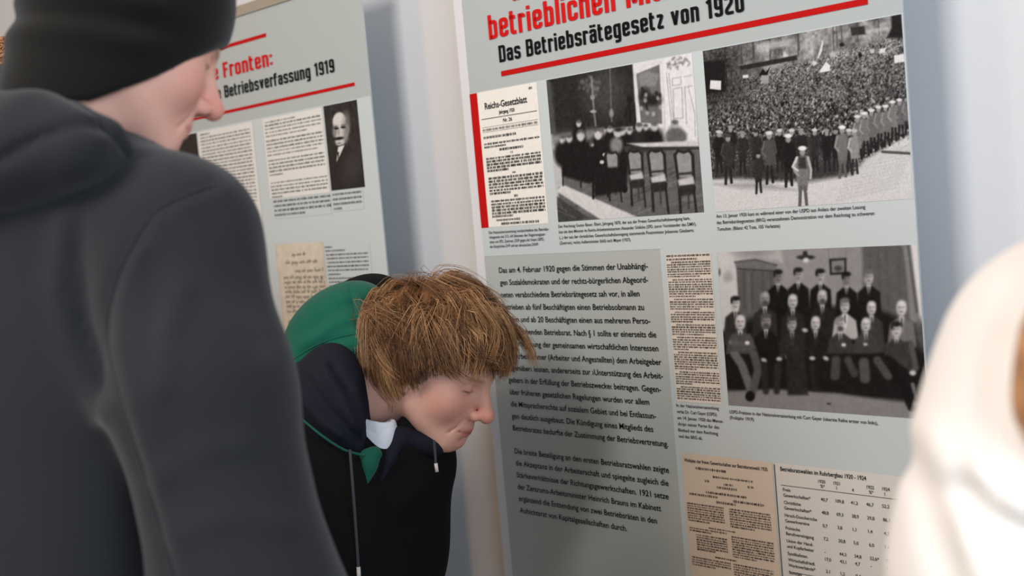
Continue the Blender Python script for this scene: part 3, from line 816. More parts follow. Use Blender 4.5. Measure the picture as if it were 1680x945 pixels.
man(p3, 628, 440, .95, .72, .4, .82, .9, ln=150); man(p3, 738, 448, .95, .2, .3, .82, bald=True, ln=200); man(p3, 862, 448, 1.05, .42, .5, .9, bald=True, ln=160)
man(p3, 193, 508, 1.05, .27, .8, .86, bald=True, ln=130); man(p3, 300, 505, 1.0, .06, .3, .6, beard=True, ln=180); man(p3, 408, 515, .95, .14, .25, .68, .6, ln=150); man(p3, 506, 512, .95, .09, .1, .85, bald=True, ln=160)
man(p3, 608, 518, .95, .19, .5, .8, beard=True, ln=130); man(p3, 714, 518, .95, .22, .5, .85, bald=True, ln=130); man(p3, 840, 540, 1.0, .2, .1, .85, ln=140)
for x, yv in ((222, 600), (160, 598), (292, 670), (355, 665), (390, 660), (443, 664), (492, 662), (548, 662), (622, 607), (710, 605), (905, 720), (825, 660), (462, 545)):
    p3.ell(x, yv, 12, 8, .78, .4, random.random())
def limb(P, pts, w, v): P.line(pts, w, v, 5, .95)
limb(p3, [(170, 645), (200, 690), (240, 800)], 34, .42); limb(p3, [(250, 645), (268, 710), (245, 800)], 34, .32); p3.ell(235, 820, 20, 22, .05)
p3.poly([(155, 565), (235, 560), (262, 625), (165, 635)], .3, 5); p3.line([(160, 598), (240, 606)], 18, .34, 4); p3.ell(222, 598, 10, 8, .95); 
limb(p3, [(292, 690), (300, 800)], 26, .14); limb(p3, [(350, 690), (345, 800)], 26, .15); p3.poly([(380, 640), (460, 640), (475, 815), (390, 815)], .13, 6)
limb(p3, [(490, 690), (500, 790)], 20, .12); limb(p3, [(590, 670), (585, 735)], 38, .26); limb(p3, [(640, 670), (665, 725)], 32, .24); limb(p3, [(705, 680), (710, 745)], 42, .3); limb(p3, [(760, 670), (805, 735)], 34, .28)
p3.line([(570, 600), (660, 612)], 18, .2, 5); p3.line([(680, 600), (775, 625)], 18, .22, 5); p3.ell(622, 606, 10, 6, .9); p3.ell(712, 604, 9, 5, .8)
p3.poly([(795, 600), (900, 590), (925, 700), (890, 720), (800, 660)], .2, 5); p3.line([(900, 600), (920, 700), (905, 722)], 22, .3, 4); limb(p3, [(800, 665), (880, 730), (925, 815)], 36, .06); limb(p3, [(820, 700), (870, 780), (890, 850)], 30, .05); p3.ell(905, 722, 13, 10, .85, .3); p3.line([(905, 770), (918, 815)], 16, .45, 4); p3.ell(905, 868, 22, 12, .05); p3.ell(930, 800, 12, 28, .06)
p3.soften(2)
p3.img += .008 * p3.noise(2, 41) + .01 * p3.noise(6, 42)
p3.build('photo_print', .524, 1.396, YI, big, lo=(.005, .0045, .0045), hi=(.76, .74, .75), gamma=1.9)

# ---- second banner
LU = -1.145
left = empty('roll_up_banner', plane_pt(LU), -YAW)
tag(left, 'tall grey roll-up banner headed Fronten and Betriebsverfassung 1919 with moustached man portrait', 'banner')
banner_stand(left, 0.855, 1.966, 0.0)
def lu(u): return u - LU
quad('light_panel', 0.0, .855, 0.6, 1.734, YP, M['panel'], left)
quad('red_bar', lu(-1.03), lu(-.637), 1.905, 1.913, YI, M['red'], left)
poster_text('heading_letter', 'e', lu(-.876), lu(-.848), 1.841, .0345, M['redtext'], left, YT)
poster_text('heading_line', 'Fronten:', lu(-.826), lu(-.622), 1.841, .0345, M['redtext'], left, YT)
poster_text('subheading_line', 'Die Betriebsverfassung 1919', lu(-.896), lu(-.400), 1.796, .0275, M['ink'], left, YT)
quad('red_bar', lu(-1.03), lu(-.338), 1.760, 1.767, YI, M['red'], left)
for u0, u1, z0, z1 in ((-.968, -.727, 1.488, 1.730), (-.684, -.458, 1.553, 1.730)):
    quad('document_panel', lu(u0), lu(u1), z0, z1, YI, M['margin'], left)
def small_print(name, u0, u1, ztop, zbot, seed, groups, hl, parent, hi=(.80, .79, .77), base=.95, lo=(.05, .05, .05), dense=.62):
    h = ztop - zbot
    P = Print(u1 - u0, h, 200, [(0, 0), (1, 0), (1, 1), (0, 1)], base)
    kk = seed
    for zt, n, pitch, x0, x1, last in groups:
        for i in range(n):
            P.words(x0, x1 if i < n - 1 else x0 + last * (x1 - x0), (ztop - (zt - i * pitch)) / h, hl / h, seed=kk, op=.8, dense=dense); kk += 1
    return P.build(name, lu(u0), ztop, YI - .0002, parent, hi=hi, lo=lo)
small_print('document_print', -.968, -.727, 1.730, 1.488, 900, [(1.722, 1, .008, .04, .45, .45), (1.7145, 22, .0080, .04, .95, .55), (1.530, 5, .0078, .04, .95, .97)], .0042, left)
small_print('document_print', -.684, -.458, 1.730, 1.553, 950, [(1.721, 1, .008, .03, .62, .9), (1.714, 4, .0078, .03, .97, .75), (1.680, 5, .0078, .03, .98, .9), (1.637, 5, .0078, .03, .97, .25), (1.588, 5, .0078, .03, .98, .2)], .0042, left)
quad('photo_print', lu(-1.10), lu(-.974), 1.52, 1.730, YI, material('dark_photo_print', lin(34, 28, 26), .5, spec=.3, mottle=.5, mottle_scale=30), left)
small_print('caption', -.674, -.458, 1.551, 1.508, 990, [(1.546, 4, .0098, .0, 1.0, .55)], .0058, left, hi=tuple(c for c in lin(194, 202, 204)), base=1.0)
small_print('caption', -.450, -.345, 1.553, 1.512, 1010, [(1.547, 4, .0098, .0, .95, .3)], .0058, left, hi=tuple(c for c in lin(194, 202, 204)), base=1.0)
# portrait of a bald man with a moustache
pp = Print(0.116, 0.176, 150, [(905, 55), (1140, 10), (1208, 628), (972, 655)], .17)
pp.img += .03 * pp.noise(8, 3)
pp.ell(1060, 170, 32, 70, .42, .4)
pp.ell(1020, 165, 46, 66, .92, .12); pp.ell(1035, 240, 46, 75, .88, .15); pp.ell(1028, 300, 34, 40, .85, .2); pp.ell(1078, 220, 14, 34, .62, .4)
pp.ell(990, 235, 16, 40, .58, .5); pp.ell(1000, 214, 14, 7, .2, .5); pp.ell(1048, 205, 15, 7, .2, .5); pp.ell(1018, 240, 7, 22, .66, .5); pp.ell(1020, 284, 36, 11, .06, .4, -.15); pp.ell(1022, 318, 16, 5, .5, .5)
pp.poly([(1000, 340), (1090, 320), (1150, 400), (1200, 520), (1210, 640), (970, 660), (960, 480)], .14, 8)
pp.ell(1120, 480, 70, 120, .22, .5, .3); pp.poly([(1015, 345), (1060, 330), (1030, 400), (1005, 450)], .95, 3); pp.poly([(1010, 380), (1024, 380), (1015, 440)], .1, 2); pp.line([(1065, 330), (1020, 440)], 6, .05, 3); pp.line([(1180, 400), (1205, 640)], 10, .05, 5)
pp.ell(1070, 190, 26, 80, .5, .6, op=.6); pp.ell(1002, 212, 15, 8, .08, .5); pp.ell(1048, 206, 16, 8, .08, .5); pp.line([(988, 200), (1010, 196)], 5, .25, 4); pp.line([(1036, 190), (1062, 190)], 5, .25, 4); pp.ell(1070, 270, 16, 50, .55, .6, op=.7)
pp.img += .02 * pp.noise(2, 4)
pp.build('photo_print', lu(-.452), 1.732, YI, left, hi=(.78, .75, .72), lo=(.018, .014, .013))
# handwritten letter, transcript, further sheet
hw = Print(0.184, 0.25, 200, [(0, 0), (1, 0), (1, 1), (0, 1)], .92)
hw.img += .02 * hw.noise(12, 8) - .10 * np.clip((hw.X - .9) * 8, 0, 1) - .08 * np.clip((.06 - hw.X) * 12, 0, 1)
def scrawl(P, x0, x1, y, a, seed):
    r = np.random.default_rng(seed); x = x0; ph = 0
    while x < x1:
        wl = .04 + .11 * r.random(); e = min(x + wl, x1); t = np.linspace(x, e, int(8 + 140 * (e - x)))
        yv = y + a * np.sin(np.arange(len(t)) * 1.9 + r.random() * 6) * (.4 + .6 * r.random(len(t))) + (r.random(len(t)) < .12) * a * r.choice([-1.8, 1.6])
        P.line(list(zip(t, yv)), .006, .30, .004, .85); x = e + .03
rows_hw = [(.34, .62, .10), (.20, .85, .17), (.38, .95, .245)] + [(.12, .96, .30 + i * .043) for i in range(8)] + [(.30, .92, .66)] + [(.12, .9, .70 + i * .043) for i in range(4)] + [(.2, .6, .93)]
for i, (a, b, y) in enumerate(rows_hw): scrawl(hw, a, b, y, .011, 60 + i)
hw.build('letter_print', lu(-.685), 1.451, YI, left, hi=(.76, .68, .56), lo=(.06, .045, .035))
small_print('document_print', -.496, -.340, 1.442, 1.30, 1100, [(1.438, 1, .008, .0, .2, .9), (1.430, 1, .008, .0, .5, .9), (1.422, 5, .0083, .02, .95, .97), (1.3805, 1, .008, .02, .35, .9), (1.372, 6, .0083, .02, .99, .6)], .0045, left, hi=tuple(c for c in lin(194, 202, 204)), base=1.0)
quad('document_panel', lu(-.90), lu(-.736), 1.20, 1.449, YI, material('beige_print', lin(214, 200, 178), .5, spec=.3), left)

# ================================================================== PEOPLE
def frame(F, U, origin, scale=1.0):
    """head frame: columns right, forward, up (in camera axes) and origin"""
    F = np.array(F, float); F /= np.linalg.norm(F)
    U = np.array(U, float); U -= F * (U @ F); U /= np.linalg.norm(U)
    R = np.cross(F, U)
    m = np.eye(4); m[:3, 0], m[:3, 1], m[:3, 2], m[:3, 3] = R * scale, F * scale, U * scale, origin
    return m

SKIN = np.array(lin(214, 164, 146)); LIP = np.array(lin(196, 104, 98)); RUDDY = np.array(lin(206, 130, 116))

def head_mesh(h=0.0024, ears=True, neck_to=(0, -0.075, -0.19), neck_r=0.056, lean=0.0, hair_col=None):
    """head and neck; x to the person's right, y forward, z up, origin between the ears at eye height"""
    f = Field((-.11, -.19, -.24), (.11, .15, .14), h)
    f.add(f.ell((0, -.014, .03), (.0755, .098, .088)), 0)
    f.add(f.ell((0, .03, -.012), (.066, .068, .085)), .03)
    f.add(f.ell((0, .034, -.058), (.052, .054, .052)), .025)
    f.add(f.ell((0, .076, -.099), (.021, .018, .017)), .028)
    for s in (-1, 1):
        f.add(f.cap((s * .058, -.004, -.05), (s * .022, .072, -.100), .013, .014), .028)
        f.add(f.ell((s * .040, .058, -.034), (.024, .026, .026)), .022)
        f.add(f.cap((s * .012, .088, .018), (s * .046, .070, .020), .009, .008), .016)
    f.add(f.ell((0, .082, -.070), (.026, .018, .024)), .02)
    for s in (-1, 1):
        f.cut(f.ell((s * .032, .098, -.001), (.017, .017, .011)), .014)
        f.add(f.ell((s * .032, .076, -.001), (.0145, .0135, .0125)), .003)
        f.cut(f.cap((s * .020, .0885, -.0045), (s * .043, .083, -.0045), .0012, .0012), .002)
    f.add(f.cap((0, .088, .012), (0, .117, -.032), .008, .0115), .012)
    f.add(f.ell((0, .119, -.036), (.0125, .0115, .011)), .008)
    for s in (-1, 1):
        f.add(f.ell((s * .0135, .103, -.041), (.0075, .011, .0085)), .006)
        f.cut(f.ell((s * .0065, .110, -.0475), (.0038, .006, .005)), .003)
    f.add(f.cap((-.017, .090, -.0675), (.017, .090, -.0675), .0050, .0050), .006)
    f.add(f.ell((0, .097, -.0665), (.012, .0055, .0050)), .007)
    f.add(f.ell((0, .094, -.0785), (.016, .0070, .0062)), .006)
    f.cut(f.cap((-.024, .094, -.0725), (.024, .094, -.0725), .0016, .0016), .003)
    f.cut(f.ell((0, .104, -.088), (.02, .01, .005)), .008)
    for s in (-1, 1):
        f.cut(f.cap((s * .022, .094, -.052), (s * .032, .080, -.080), .0004, .0004), .008)
    if ears:
        for s in (-1, 1):
            c = .35
            rot = [(1, 0, 0), (0, math.cos(c), math.sin(c)), (0, -math.sin(c), math.cos(c))]
            f.add(f.ell((s * .078, -.010, -.016), (.008, .018, .031), rot), .006)
            f.cut(f.ell((s * .087, -.006, -.014), (.006, .009, .016), rot), .005)
    nt = np.array(neck_to, float)
    f.add(f.chain([(0, -.032, -.035), (0, -.030, -.035) * np.array(.45) + nt * .5, nt], [.060, neck_r, neck_r + .006], .03), .03)
    f.add(f.ell((0, .03, -.118), (.012, .014, .014)), .03)
    v, q = f.mesh(2)
    x, y, z = v.T
    col = np.tile(SKIN, (len(v), 1))
    def mix(w, c):
        nonlocal col
        col = col * (1 - w[:, None]) + np.asarray(c) * w[:, None]
    g = lambda cx, cy, cz, s: np.exp(-(((np.abs(x) - cx) ** 2 + (y - cy) ** 2 + (z - cz) ** 2) / s ** 2))
    mix(.65 * g(.045, .07, -.035, .03), RUDDY); mix(.95 * g(0, .118, -.036, .022), RUDDY); mix(.4 * g(.078, -.01, -.016, .03), RUDDY); mix(.35 * g(.0, .085, -.1, .03), RUDDY)
    lipm = np.exp(-((z + .0728) / .0078) ** 4) * np.exp(-(x / .021) ** 4) * (y > .085)
    mix(.85 * lipm, LIP)
    mix(.8 * np.exp(-((z + .0727) / .0016) ** 2) * np.exp(-(x / .023) ** 4) * (y > .08), lin(120, 55, 52))
    lash = np.exp(-((z + .0045) / .0018) ** 2) * np.exp(-((np.abs(x) - .032) / .014) ** 4) * (y > .07)
    mix(.85 * lash, lin(70, 48, 40))
    mix(.35 * np.exp(-((z - .001) / .007) ** 2) * np.exp(-((np.abs(x) - .032) / .016) ** 4) * (y > .07), lin(186, 120, 108))
    if hair_col is not None:
        br = np.exp(-((z - .0185 - .1 * (np.abs(x) - .03) * (np.abs(x) < .03)) / .0040) ** 4) * np.exp(-((np.abs(x) - .033) / .017) ** 4) * (y > .06)
        mix(.6 * br, hair_col)
    return v, q, np.clip(col, 0, 1)

def add_eyes(parent, hm):
    pass

def cloth(name, f, mat, parent, relax=2, local=None):
    v, q = f.mesh(relax)
    if local is not None: v = xf(v, local)
    return mesh_obj(name, to_world(v), q, mat, parent)

def strip2d(f, pts, w, amp, zmin=None):
    """soft ridge (amp > 0) or groove along a drawn line, in the field's own x/-z, y/-z directions"""
    px = f.x / -f.z * FPX + 840; py = -(f.y / -f.z) * FPX + 472.5
    dist = np.full(np.broadcast_shapes(px.shape, py.shape), 1e9, np.float32)
    for (x0, y0), (x1, y1) in zip(pts[:-1], pts[1:]):
        L = (x1 - x0) ** 2 + (y1 - y0) ** 2
        t = np.clip(((px - x0) * (x1 - x0) + (py - y0) * (y1 - y0)) / L, 0, 1)
        dist = np.minimum(dist, np.hypot(px - x0 - t * (x1 - x0), py - y0 - t * (y1 - y0)))
    m = np.exp(-(dist / w) ** 2)
    if zmin is not None: m = m * (f.z > zmin)
    f.d -= amp * m

def seam_line(name, obj, pts, rad, mat, parent, depth=.0004):
    """stitched seam: a thin cord laid on the cloth surface"""
    from mathutils.bvhtree import BVHTree
    me = obj.data
    bv = BVHTree.FromPolygons([tuple(v.co) for v in me.vertices], [tuple(p.vertices) for p in me.polygons])
    out = []
    for a, b in smooth_path(pts, 60):
        d = Vector((W(a, b, 1.0) - CAM).tolist()).normalized()
        hit = bv.ray_cast(Vector(CAM.tolist()), d)[0]
        if hit is not None:
            out.append(np.array(hit) - np.array(d) * depth)
    if len(out) < 3: return None
    out = np.array(out)
    for _ in range(2): out[1:-1] = (out[:-2] + 2 * out[1:-1] + out[2:]) / 4
    return tube(name, out, rad, mat, parent, 6)

UPC = to_cam(np.array([0, 0, 1.0]) + CAM)      # world up in camera axes
def legs(parent, hipw, floor_xy, facing, mat, hip_r=0.10, stance=0.2, knee_fwd=0.03):
    """trousers with two legs standing on the floor, and two shoes; all in world axes"""
    hipw = np.array(hipw, float); fx = np.array([facing[0], facing[1], 0.0]); fx /= np.linalg.norm(fx)
    rt = np.array([fx[1], -fx[0], 0])
    base = np.array([floor_xy[0], floor_xy[1], 0.0])
    pts = []
    for s in (-1, 1):
        hip = hipw + rt * s * .09
        ank = base + rt * s * stance / 2 + np.array([0, 0, .09])
        knee = (hip + ank) / 2 + fx * knee_fwd
        pts.append((hip, knee, ank))
    allp = np.array([p for t in pts for p in t])
    lo, hi = allp.min(0) - .2, allp.max(0) + .2
    lo[2] = .02
    f = Field(lo, hi, .012)
    for hip, knee, ank in pts:
        f.add(f.chain([hip, knee, ank], [.095, .07, .062], .04), .03)
    f.add(f.ell(hipw, (.17, .15, .13)), .06)
    v, q = f.mesh(2)
    mesh_obj('trousers', v, q, mat, parent)
    for hip, knee, ank in pts:
        g0 = ank + np.array([0, 0, -.09])
        f = Field(np.minimum(g0, g0 + fx * .2) - .09, np.maximum(g0, g0 + fx * .2) + .13, .008)
        f.add(f.cap(g0 + [0, 0, .045] - fx * .04, g0 + [0, 0, .040] + fx * .14, .045, .038), 0)
        f.add(f.cap(g0 + [0, 0, .05], g0 + [0, 0, .11], .045, .05), .03)
        f.d = np.maximum(f.d, (.0 - (f.z - g0[2])).astype(np.float32) + np.zeros_like(f.d))
        v, q = f.mesh(1)
        mesh_obj('shoe', v, q, M['shoe'], parent)

_hand = {}
def hand(parent, wrist, direction, palm, side=1):
    """relaxed hand with five bent fingers at the end of a sleeve (camera axes)"""
    if side not in _hand:
        f = Field((-.09, -.06, -.05), (.09, .06, .20), .0026)
        f.add(f.cap((0, 0, -.03), (0, 0, .02), .026, .027), 0)
        f.add(f.ell((0, 0, .055), (.041, .015, .048)), .02)
        for k, (x0, L) in enumerate(((-.031, .068), (-.010, .080), (.011, .074), (.030, .058))):
            a = np.array([x0, 0, .092 - .004 * abs(k - 1)]); b = a + [x0 * .12, .006, L * .45]; c_ = b + [x0 * .05, .018, L * .34]; d_ = c_ + [0, .020, L * .16]
            f.add(f.chain([a - [0, 0, .02], a, b, c_, d_], [.010, .0098, .0088, .0080, .0070], .004), .006)
        f.add(f.chain([(-.026 * side, .004, .02), (-.052 * side, .014, .048), (-.060 * side, .022, .078), (-.056 * side, .028, .098)], [.016, .012, .0100, .0085], .006), .010)
        _hand[side] = f.mesh(2)
    v, q = _hand[side]
    d = np.array(direction, float); d /= np.linalg.norm(d)
    y_ = np.array(palm, float); y_ -= d * (y_ @ d); y_ /= np.linalg.norm(y_)
    m = np.eye(4); m[:3, 0], m[:3, 1], m[:3, 2], m[:3, 3] = np.cross(y_, d), y_, d, wrist
    return mesh_obj('hand', to_world(xf(v, m)), q, M['skin'], parent, colors=np.tile(SKIN, (len(v), 1)))

# ------------------------------------------------------------------ man in the black beanie
fm = empty('person', (0, 0, 0))
tag(fm, 'person in black beanie and charcoal hooded sweatshirt reading the banner, seen from behind', 'person')
ZF = 1.20
yaw, pit = math.radians(57), math.radians(22)
Fh = np.array([math.cos(pit) * math.sin(yaw), -math.sin(pit), -math.cos(pit) * math.cos(yaw)])
Uh = np.array([math.sin(pit) * math.sin(yaw), math.cos(pit), -math.sin(pit) * math.cos(yaw)])
HMf = frame(Fh, Uh, C(205, 52, ZF), .915)
v, q, c = head_mesh(.0026, ears=False, neck_to=(-.02, -.035, -.20), neck_r=.062, hair_col=lin(96, 70, 52))
# the skull under the beanie stays inside the knit
tpx = 1 - .9 * np.clip(.03 - v[:, 2], 0, 1)
vb = np.where(v[:, 1] > -.01, (v[:, 1] + .01) / .116, (v[:, 1] + .01) / (.104 * (1 - 1.5 * np.clip(.02 - v[:, 2], 0, 1))))
rr = np.sqrt((v[:, 0] / (.0875 * tpx)) ** 2 + vb ** 2)
kk_ = np.where((v[:, 1] < .0), np.minimum(1, .90 / np.maximum(rr, 1e-6)), 1.0)
v[:, 0] *= kk_; v[:, 1] = (v[:, 1] + .01) * kk_ - .01
mesh_obj('body', to_world(xf(v, HMf)), q, M['skin'], fm, colors=c)
# beanie
f = Field((-.13, -.16, -.17), (.13, .14, .20), .003)
x, y, z = f.x, f.y, f.z
zc = np.where(z > .035, z - .035, 0)
tp = 1 - .9 * np.clip(.03 - z, 0, 1)
yb = np.where(y > -.01, (y + .01) / .116, (y + .01) / (.104 * (1 - 1.5 * np.clip(.02 - z, 0, 1))))
r0 = np.sqrt((x / (.0875 * tp)) ** 2 + yb ** 2 + (zc / .12) ** 2)
d = ((r0 - 1) * .09).astype(np.float32)
w_ = y * Fh[1] + z * Uh[1] + x * .0
d += (.0022 * np.exp(-((w_ + .004 + .10 * (y + .04)) / .008) ** 2) - .0042 * np.exp(-((w_ + .024 + .1 * (y + .04)) / .012) ** 2) - .0042 * np.exp(-((w_ - .016 + .1 * (y + .04)) / .011) ** 2) + .002 * np.exp(-((w_ - .036) / .008) ** 2)).astype(np.float32) * np.clip((.05 - y) / .05, 0, 1)
zr = np.interp(y.ravel(), [-.14, -.1, -.05, -.017, .0245, .09, .13], [-.132, -.127, -.120, -.103, -.060, .020, .055])[None, :, None]
cutd = (zr - z) * .85
d = smax(d, cutd.astype(np.float32) + np.zeros_like(d), .006)
r1 = r0 + .095
f.d = smax(d, -((r1 - 1) * .085).astype(np.float32), .002)
cloth('beanie', f, M['beanie'], fm, 2, HMf)
# hooded sweatshirt: torso, sleeve, hood
f = Field((-.95, -.52, -1.62), (-.02, .22, -.86), .0055)
rB = np.array([.87, 0, .5]); fB = np.array([.5, 0, -.87])
sh = C(282, 396, 1.13)
ls = sh - rB * .37 + np.array([-.02, .0, 0])
chest = (sh + ls) / 2
rot = [rB, UPC, fB]
f.add(f.ell(chest + [-.01, -.12, -.01], (.20, .27, .125), rot), 0)
f.add(f.ell(chest + [-.02, -.36, 0], (.185, .22, .125), rot), .06)
f.add(f.cap(sh, chest + [0, .068, 0], .070, .080), .06)
f.add(f.cap(ls, chest + [0, .085, 0], .070, .085), .06)
el = C(408, 985, 1.08)
f.add(f.chain([sh + [.004, .0, 0], C(332, 640, 1.09), el], [.076, .078, .078], .03), .035)
f.add(f.cap(el, el + [.12, -.16, -.16], .072, .046), .04)
hand(fm, el + np.array([.15, -.195, -.20]), (.5, -.6, -.7), (-.8, 0, -.3), 1)
lel = ls + np.array([-.02, -.31, -.02])
f.add(f.chain([ls, lel], [.075, .07], .03), .03)
f.add(f.cap(lel, lel + [.12, -.10, -.19], .07, .046), .04)
hand(fm, lel + np.array([.15, -.13, -.23]), (.5, -.4, -.75), (-.2, 0, .6), -1)
f.add(f.cap(C(120, 340, 1.2), C(155, 285, 1.21), .085, .058), .05)
# folds and the sleeve seam
seam = [(352, 303), (300, 322), (250, 352), (205, 425), (180, 500), (178, 570), (205, 680), (240, 790), (285, 945)]
strip2d(f, seam, 9, -.0045, -1.3)
strip2d(f, [(p[0] + 16, p[1] + 4) for p in seam], 14, .003, -1.3)
strip2d(f, [(250, 430), (245, 520), (262, 640), (310, 760)], 16, -.003, -1.3)
strip2d(f, [(300, 470), (270, 560), (262, 640)], 20, .006, -1.3)
strip2d(f, [(100, 360), (88, 470), (110, 580), (160, 690)], 18, .006, -1.4)
strip2d(f, [(130, 380), (140, 520), (180, 640)], 14, -.005, -1.4)
strip2d(f, [(330, 330), (380, 420), (430, 560)], 22, -.004, -1.3)
strip2d(f, [(250, 790), (330, 740), (400, 730)], 20, .004, -1.3)
strip2d(f, [(290, 880), (380, 850), (470, 860)], 22, .004, -1.3)
# neck opening
f.cut(f.cap(C(178, 265, 1.215), C(225, 110, 1.22), .060, .075), .01)
sw_ = cloth('sweatshirt', f, M['hoodie'], fm, 3)
seam_line('sleeve_seam', sw_, seam, .0011, M['hoodie'], sw_)
# hood lying behind the neck
f = Field((-.76, .0, -1.45), (-.28, .26, -.98), .004)
f.add(f.chain([C(-120, 232, 1.26), C(-20, 228, 1.13), C(60, 226, 1.08), C(125, 244, 1.07), C(185, 262, 1.10)], [.036, .038, .035, .026, .016], .03), 0)
f.add(f.ell(C(-20, 262, 1.10), (.095, .050, .045)), .03)
f.add(f.cap(C(-60, 275, 1.10), C(85, 232, 1.07), .035, .02), .02)
strip2d(f, [(0, 262), (60, 228), (130, 205), (190, 215)], 10, -.006)
hood_ = cloth('hood', f, M['hoodie'], fm, 3)
f = Field((-.72, .02, -1.45), (-.28, .26, -1.0), .004)
f.add(f.chain([C(70, 180, 1.10), C(120, 202, 1.09), C(172, 224, 1.085), C(204, 248, 1.10)], [.012, .015, .013, .010], .02), 0)
cloth('hood_lining', f, M['hoodie'], hood_, 2)
wh = to_world(chest + [-.02, -.50, 0]); wfb = to_world(fB) - CAM
legs(fm, wh, (wh[0], wh[1]), (wfb[0], wfb[1]), M['denim'])

# ------------------------------------------------------------------ bending man
bm_ = empty('person', (0, 0, 0))
tag(bm_, 'person with tousled brown hair and green-lined black jacket bending towards the large banner', 'person')
ZB = 1.93
yaw, pit = math.radians(23), math.radians(25)
Fh = np.array([math.cos(pit) * math.cos(yaw), -math.sin(pit), math.cos(pit) * math.sin(yaw)])
Uh = np.array([math.sin(pit) * math.cos(yaw), math.cos(pit), math.sin(pit) * math.sin(yaw)])
HMb = frame(Fh, Uh, C(714, 598, ZB), .96)
HBr = np.array(lin(128, 84, 48))
v, q, c = head_mesh(.0022, ears=True, neck_to=(0, -.135, -.155), neck_r=.056, hair_col=HBr)
mesh_obj('body', to_world(xf(v, HMb)), q, M['skin'], bm_, colors=c)

def hairline(p):
    """> 0 where hair grows (head frame)"""
    x, y, z = p.T
    lim = np.interp(y, [-.12, -.06, -.02, .0, .012, .03, .055, .075, .09], [-.075, -.078, -.070, -.055, -.012, .012, .034, .055, .062])
    return z - lim
SCC, SCR = np.array([0, -.014, .03]), np.array([.079, .102, .092])
def project(p, off):
    r = SCR + off[..., None] if np.ndim(off) else SCR + off
    k = (p - SCC) / r
    n = np.linalg.norm(k, axis=-1, keepdims=True)
    return np.where(n < 1, SCC + (p - SCC) / np.maximum(n, 1e-6), p)
def grow_hair(name, hm, parent, count, whorl, grav, base_col, light_col, dark_col, seed, length=(.07, .13), lift=(.010, .034), width=.0006, steps=9, clump=260):
    r = np.random.default_rng(seed)
    d = r.standard_normal((count * 3, 3)); d /= np.linalg.norm(d, axis=1)[:, None]
    p = SCC + d * SCR
    p = p[hairline(p) > .004][:count]
    n = len(p)
    cl = r.integers(0, clump, n)                       # nearest lock centre gives shared swing and colour
    cen = p[r.integers(0, n, clump)]
    for i0 in range(0, n, 4000):
        dd = ((p[i0:i0 + 4000, None] - cen[None]) ** 2).sum(-1); cl[i0:i0 + 4000] = dd.argmin(1)
    swing = r.standard_normal((clump, 3)) * .68; curl = r.standard_normal((clump, 3)) * .65; ph = r.random(clump) * 6.28
    lk = r.random(clump)
    off = lift[0] + (lift[1] - lift[0]) * (.35 * r.random(n) + .65 * lk[cl]) * np.clip(.45 + (p[:, 2] + .06) * 5, .3, 1) * np.clip(1.25 - 6 * np.maximum(p[:, 1] - .01, 0), .55, 1)
    L = (length[0] + (length[1] - length[0]) * (.4 * r.random(n) + .6 * r.random(clump)[cl]))
    P = [p.copy()]; jit = .5 * r.standard_normal(n) + .8 * r.standard_normal(clump)[cl]
    cur = p.copy()
    for s in range(steps - 1):
        t = s / (steps - 1)
        nrm = (cur - SCC) / SCR ** 2; nrm /= np.linalg.norm(nrm, axis=1)[:, None]
        fl = cur - whorl
        fl -= nrm * (fl * nrm).sum(1)[:, None]
        fl /= np.linalg.norm(fl, axis=1)[:, None] + 1e-6
        dr = fl + grav * (.25 + .5 * t) + swing[cl] * .8 + curl[cl] * np.sin(ph[cl] + t * 4.5)[:, None] + .12 * r.standard_normal((n, 3))
        dr -= nrm * (dr * nrm).sum(1)[:, None] * .75
        dr /= np.linalg.norm(dr, axis=1)[:, None]
        pull = (cen[cl] + fl * .05 - cur); pull -= nrm * (pull * nrm).sum(1)[:, None]
        cur = cur + dr * (L / (steps - 1))[:, None] + pull * .035
        cur = project(cur, off * min(1, (s + 1) / 2.0) * (1 - .25 * t))
        lim2 = np.interp(cur[:, 1], [-.02, 0, .012, .03, .055, .09, .14], [-.085, -.066, -.022, .010, .030, .040, .055]) + .012 * jit
        dead = cur[:, 2] < lim2
        cur = np.where(dead[:, None], P[-1] + (cur - P[-1]) * .06, cur)
        P.append(cur.copy())
    P = np.stack(P, 1)                                  # n, steps, 3
    tg = np.gradient(P, axis=1); tg /= np.linalg.norm(tg, axis=2, keepdims=True) + 1e-9
    nr = (P - SCC) / SCR ** 2; nr /= np.linalg.norm(nr, axis=2, keepdims=True)
    sd = np.cross(tg, nr); sd /= np.linalg.norm(sd, axis=2, keepdims=True) + 1e-9
    up = np.cross(sd, tg)
    wd = width * (.7 + .6 * r.random(n))[:, None] * np.linspace(1.0, .25, steps)[None]
    rings = []
    for a in (0, 2.094, 4.189):
        rings.append(P + wd[..., None] * (math.cos(a) * sd + math.sin(a) * up))
    V = np.stack(rings, 2)                              # n, steps, 3ring, 3
    base = (np.arange(n)[:, None, None] * steps + np.arange(steps - 1)[None, :, None]) * 3
    j = np.arange(3)[None, None]
    j2 = (j + 1) % 3
    fq = np.stack([base + j, base + j2, base + 3 + j2, base + 3 + j], -1).reshape(-1, 4)
    w = np.clip(.65 * r.random(n) + .55 * r.random(clump)[cl] - .10, 0, 1)
    cl0 = np.where(w[:, None] < .5, dark_col + (base_col - dark_col) * (w * 2)[:, None], base_col + (light_col - base_col) * (w * 2 - 1)[:, None])
    colr = np.repeat(cl0, steps * 3, axis=0)
    return mesh_obj(name, to_world(xf(V.reshape(-1, 3), hm)), fq, M['hair'], parent, colors=colr)

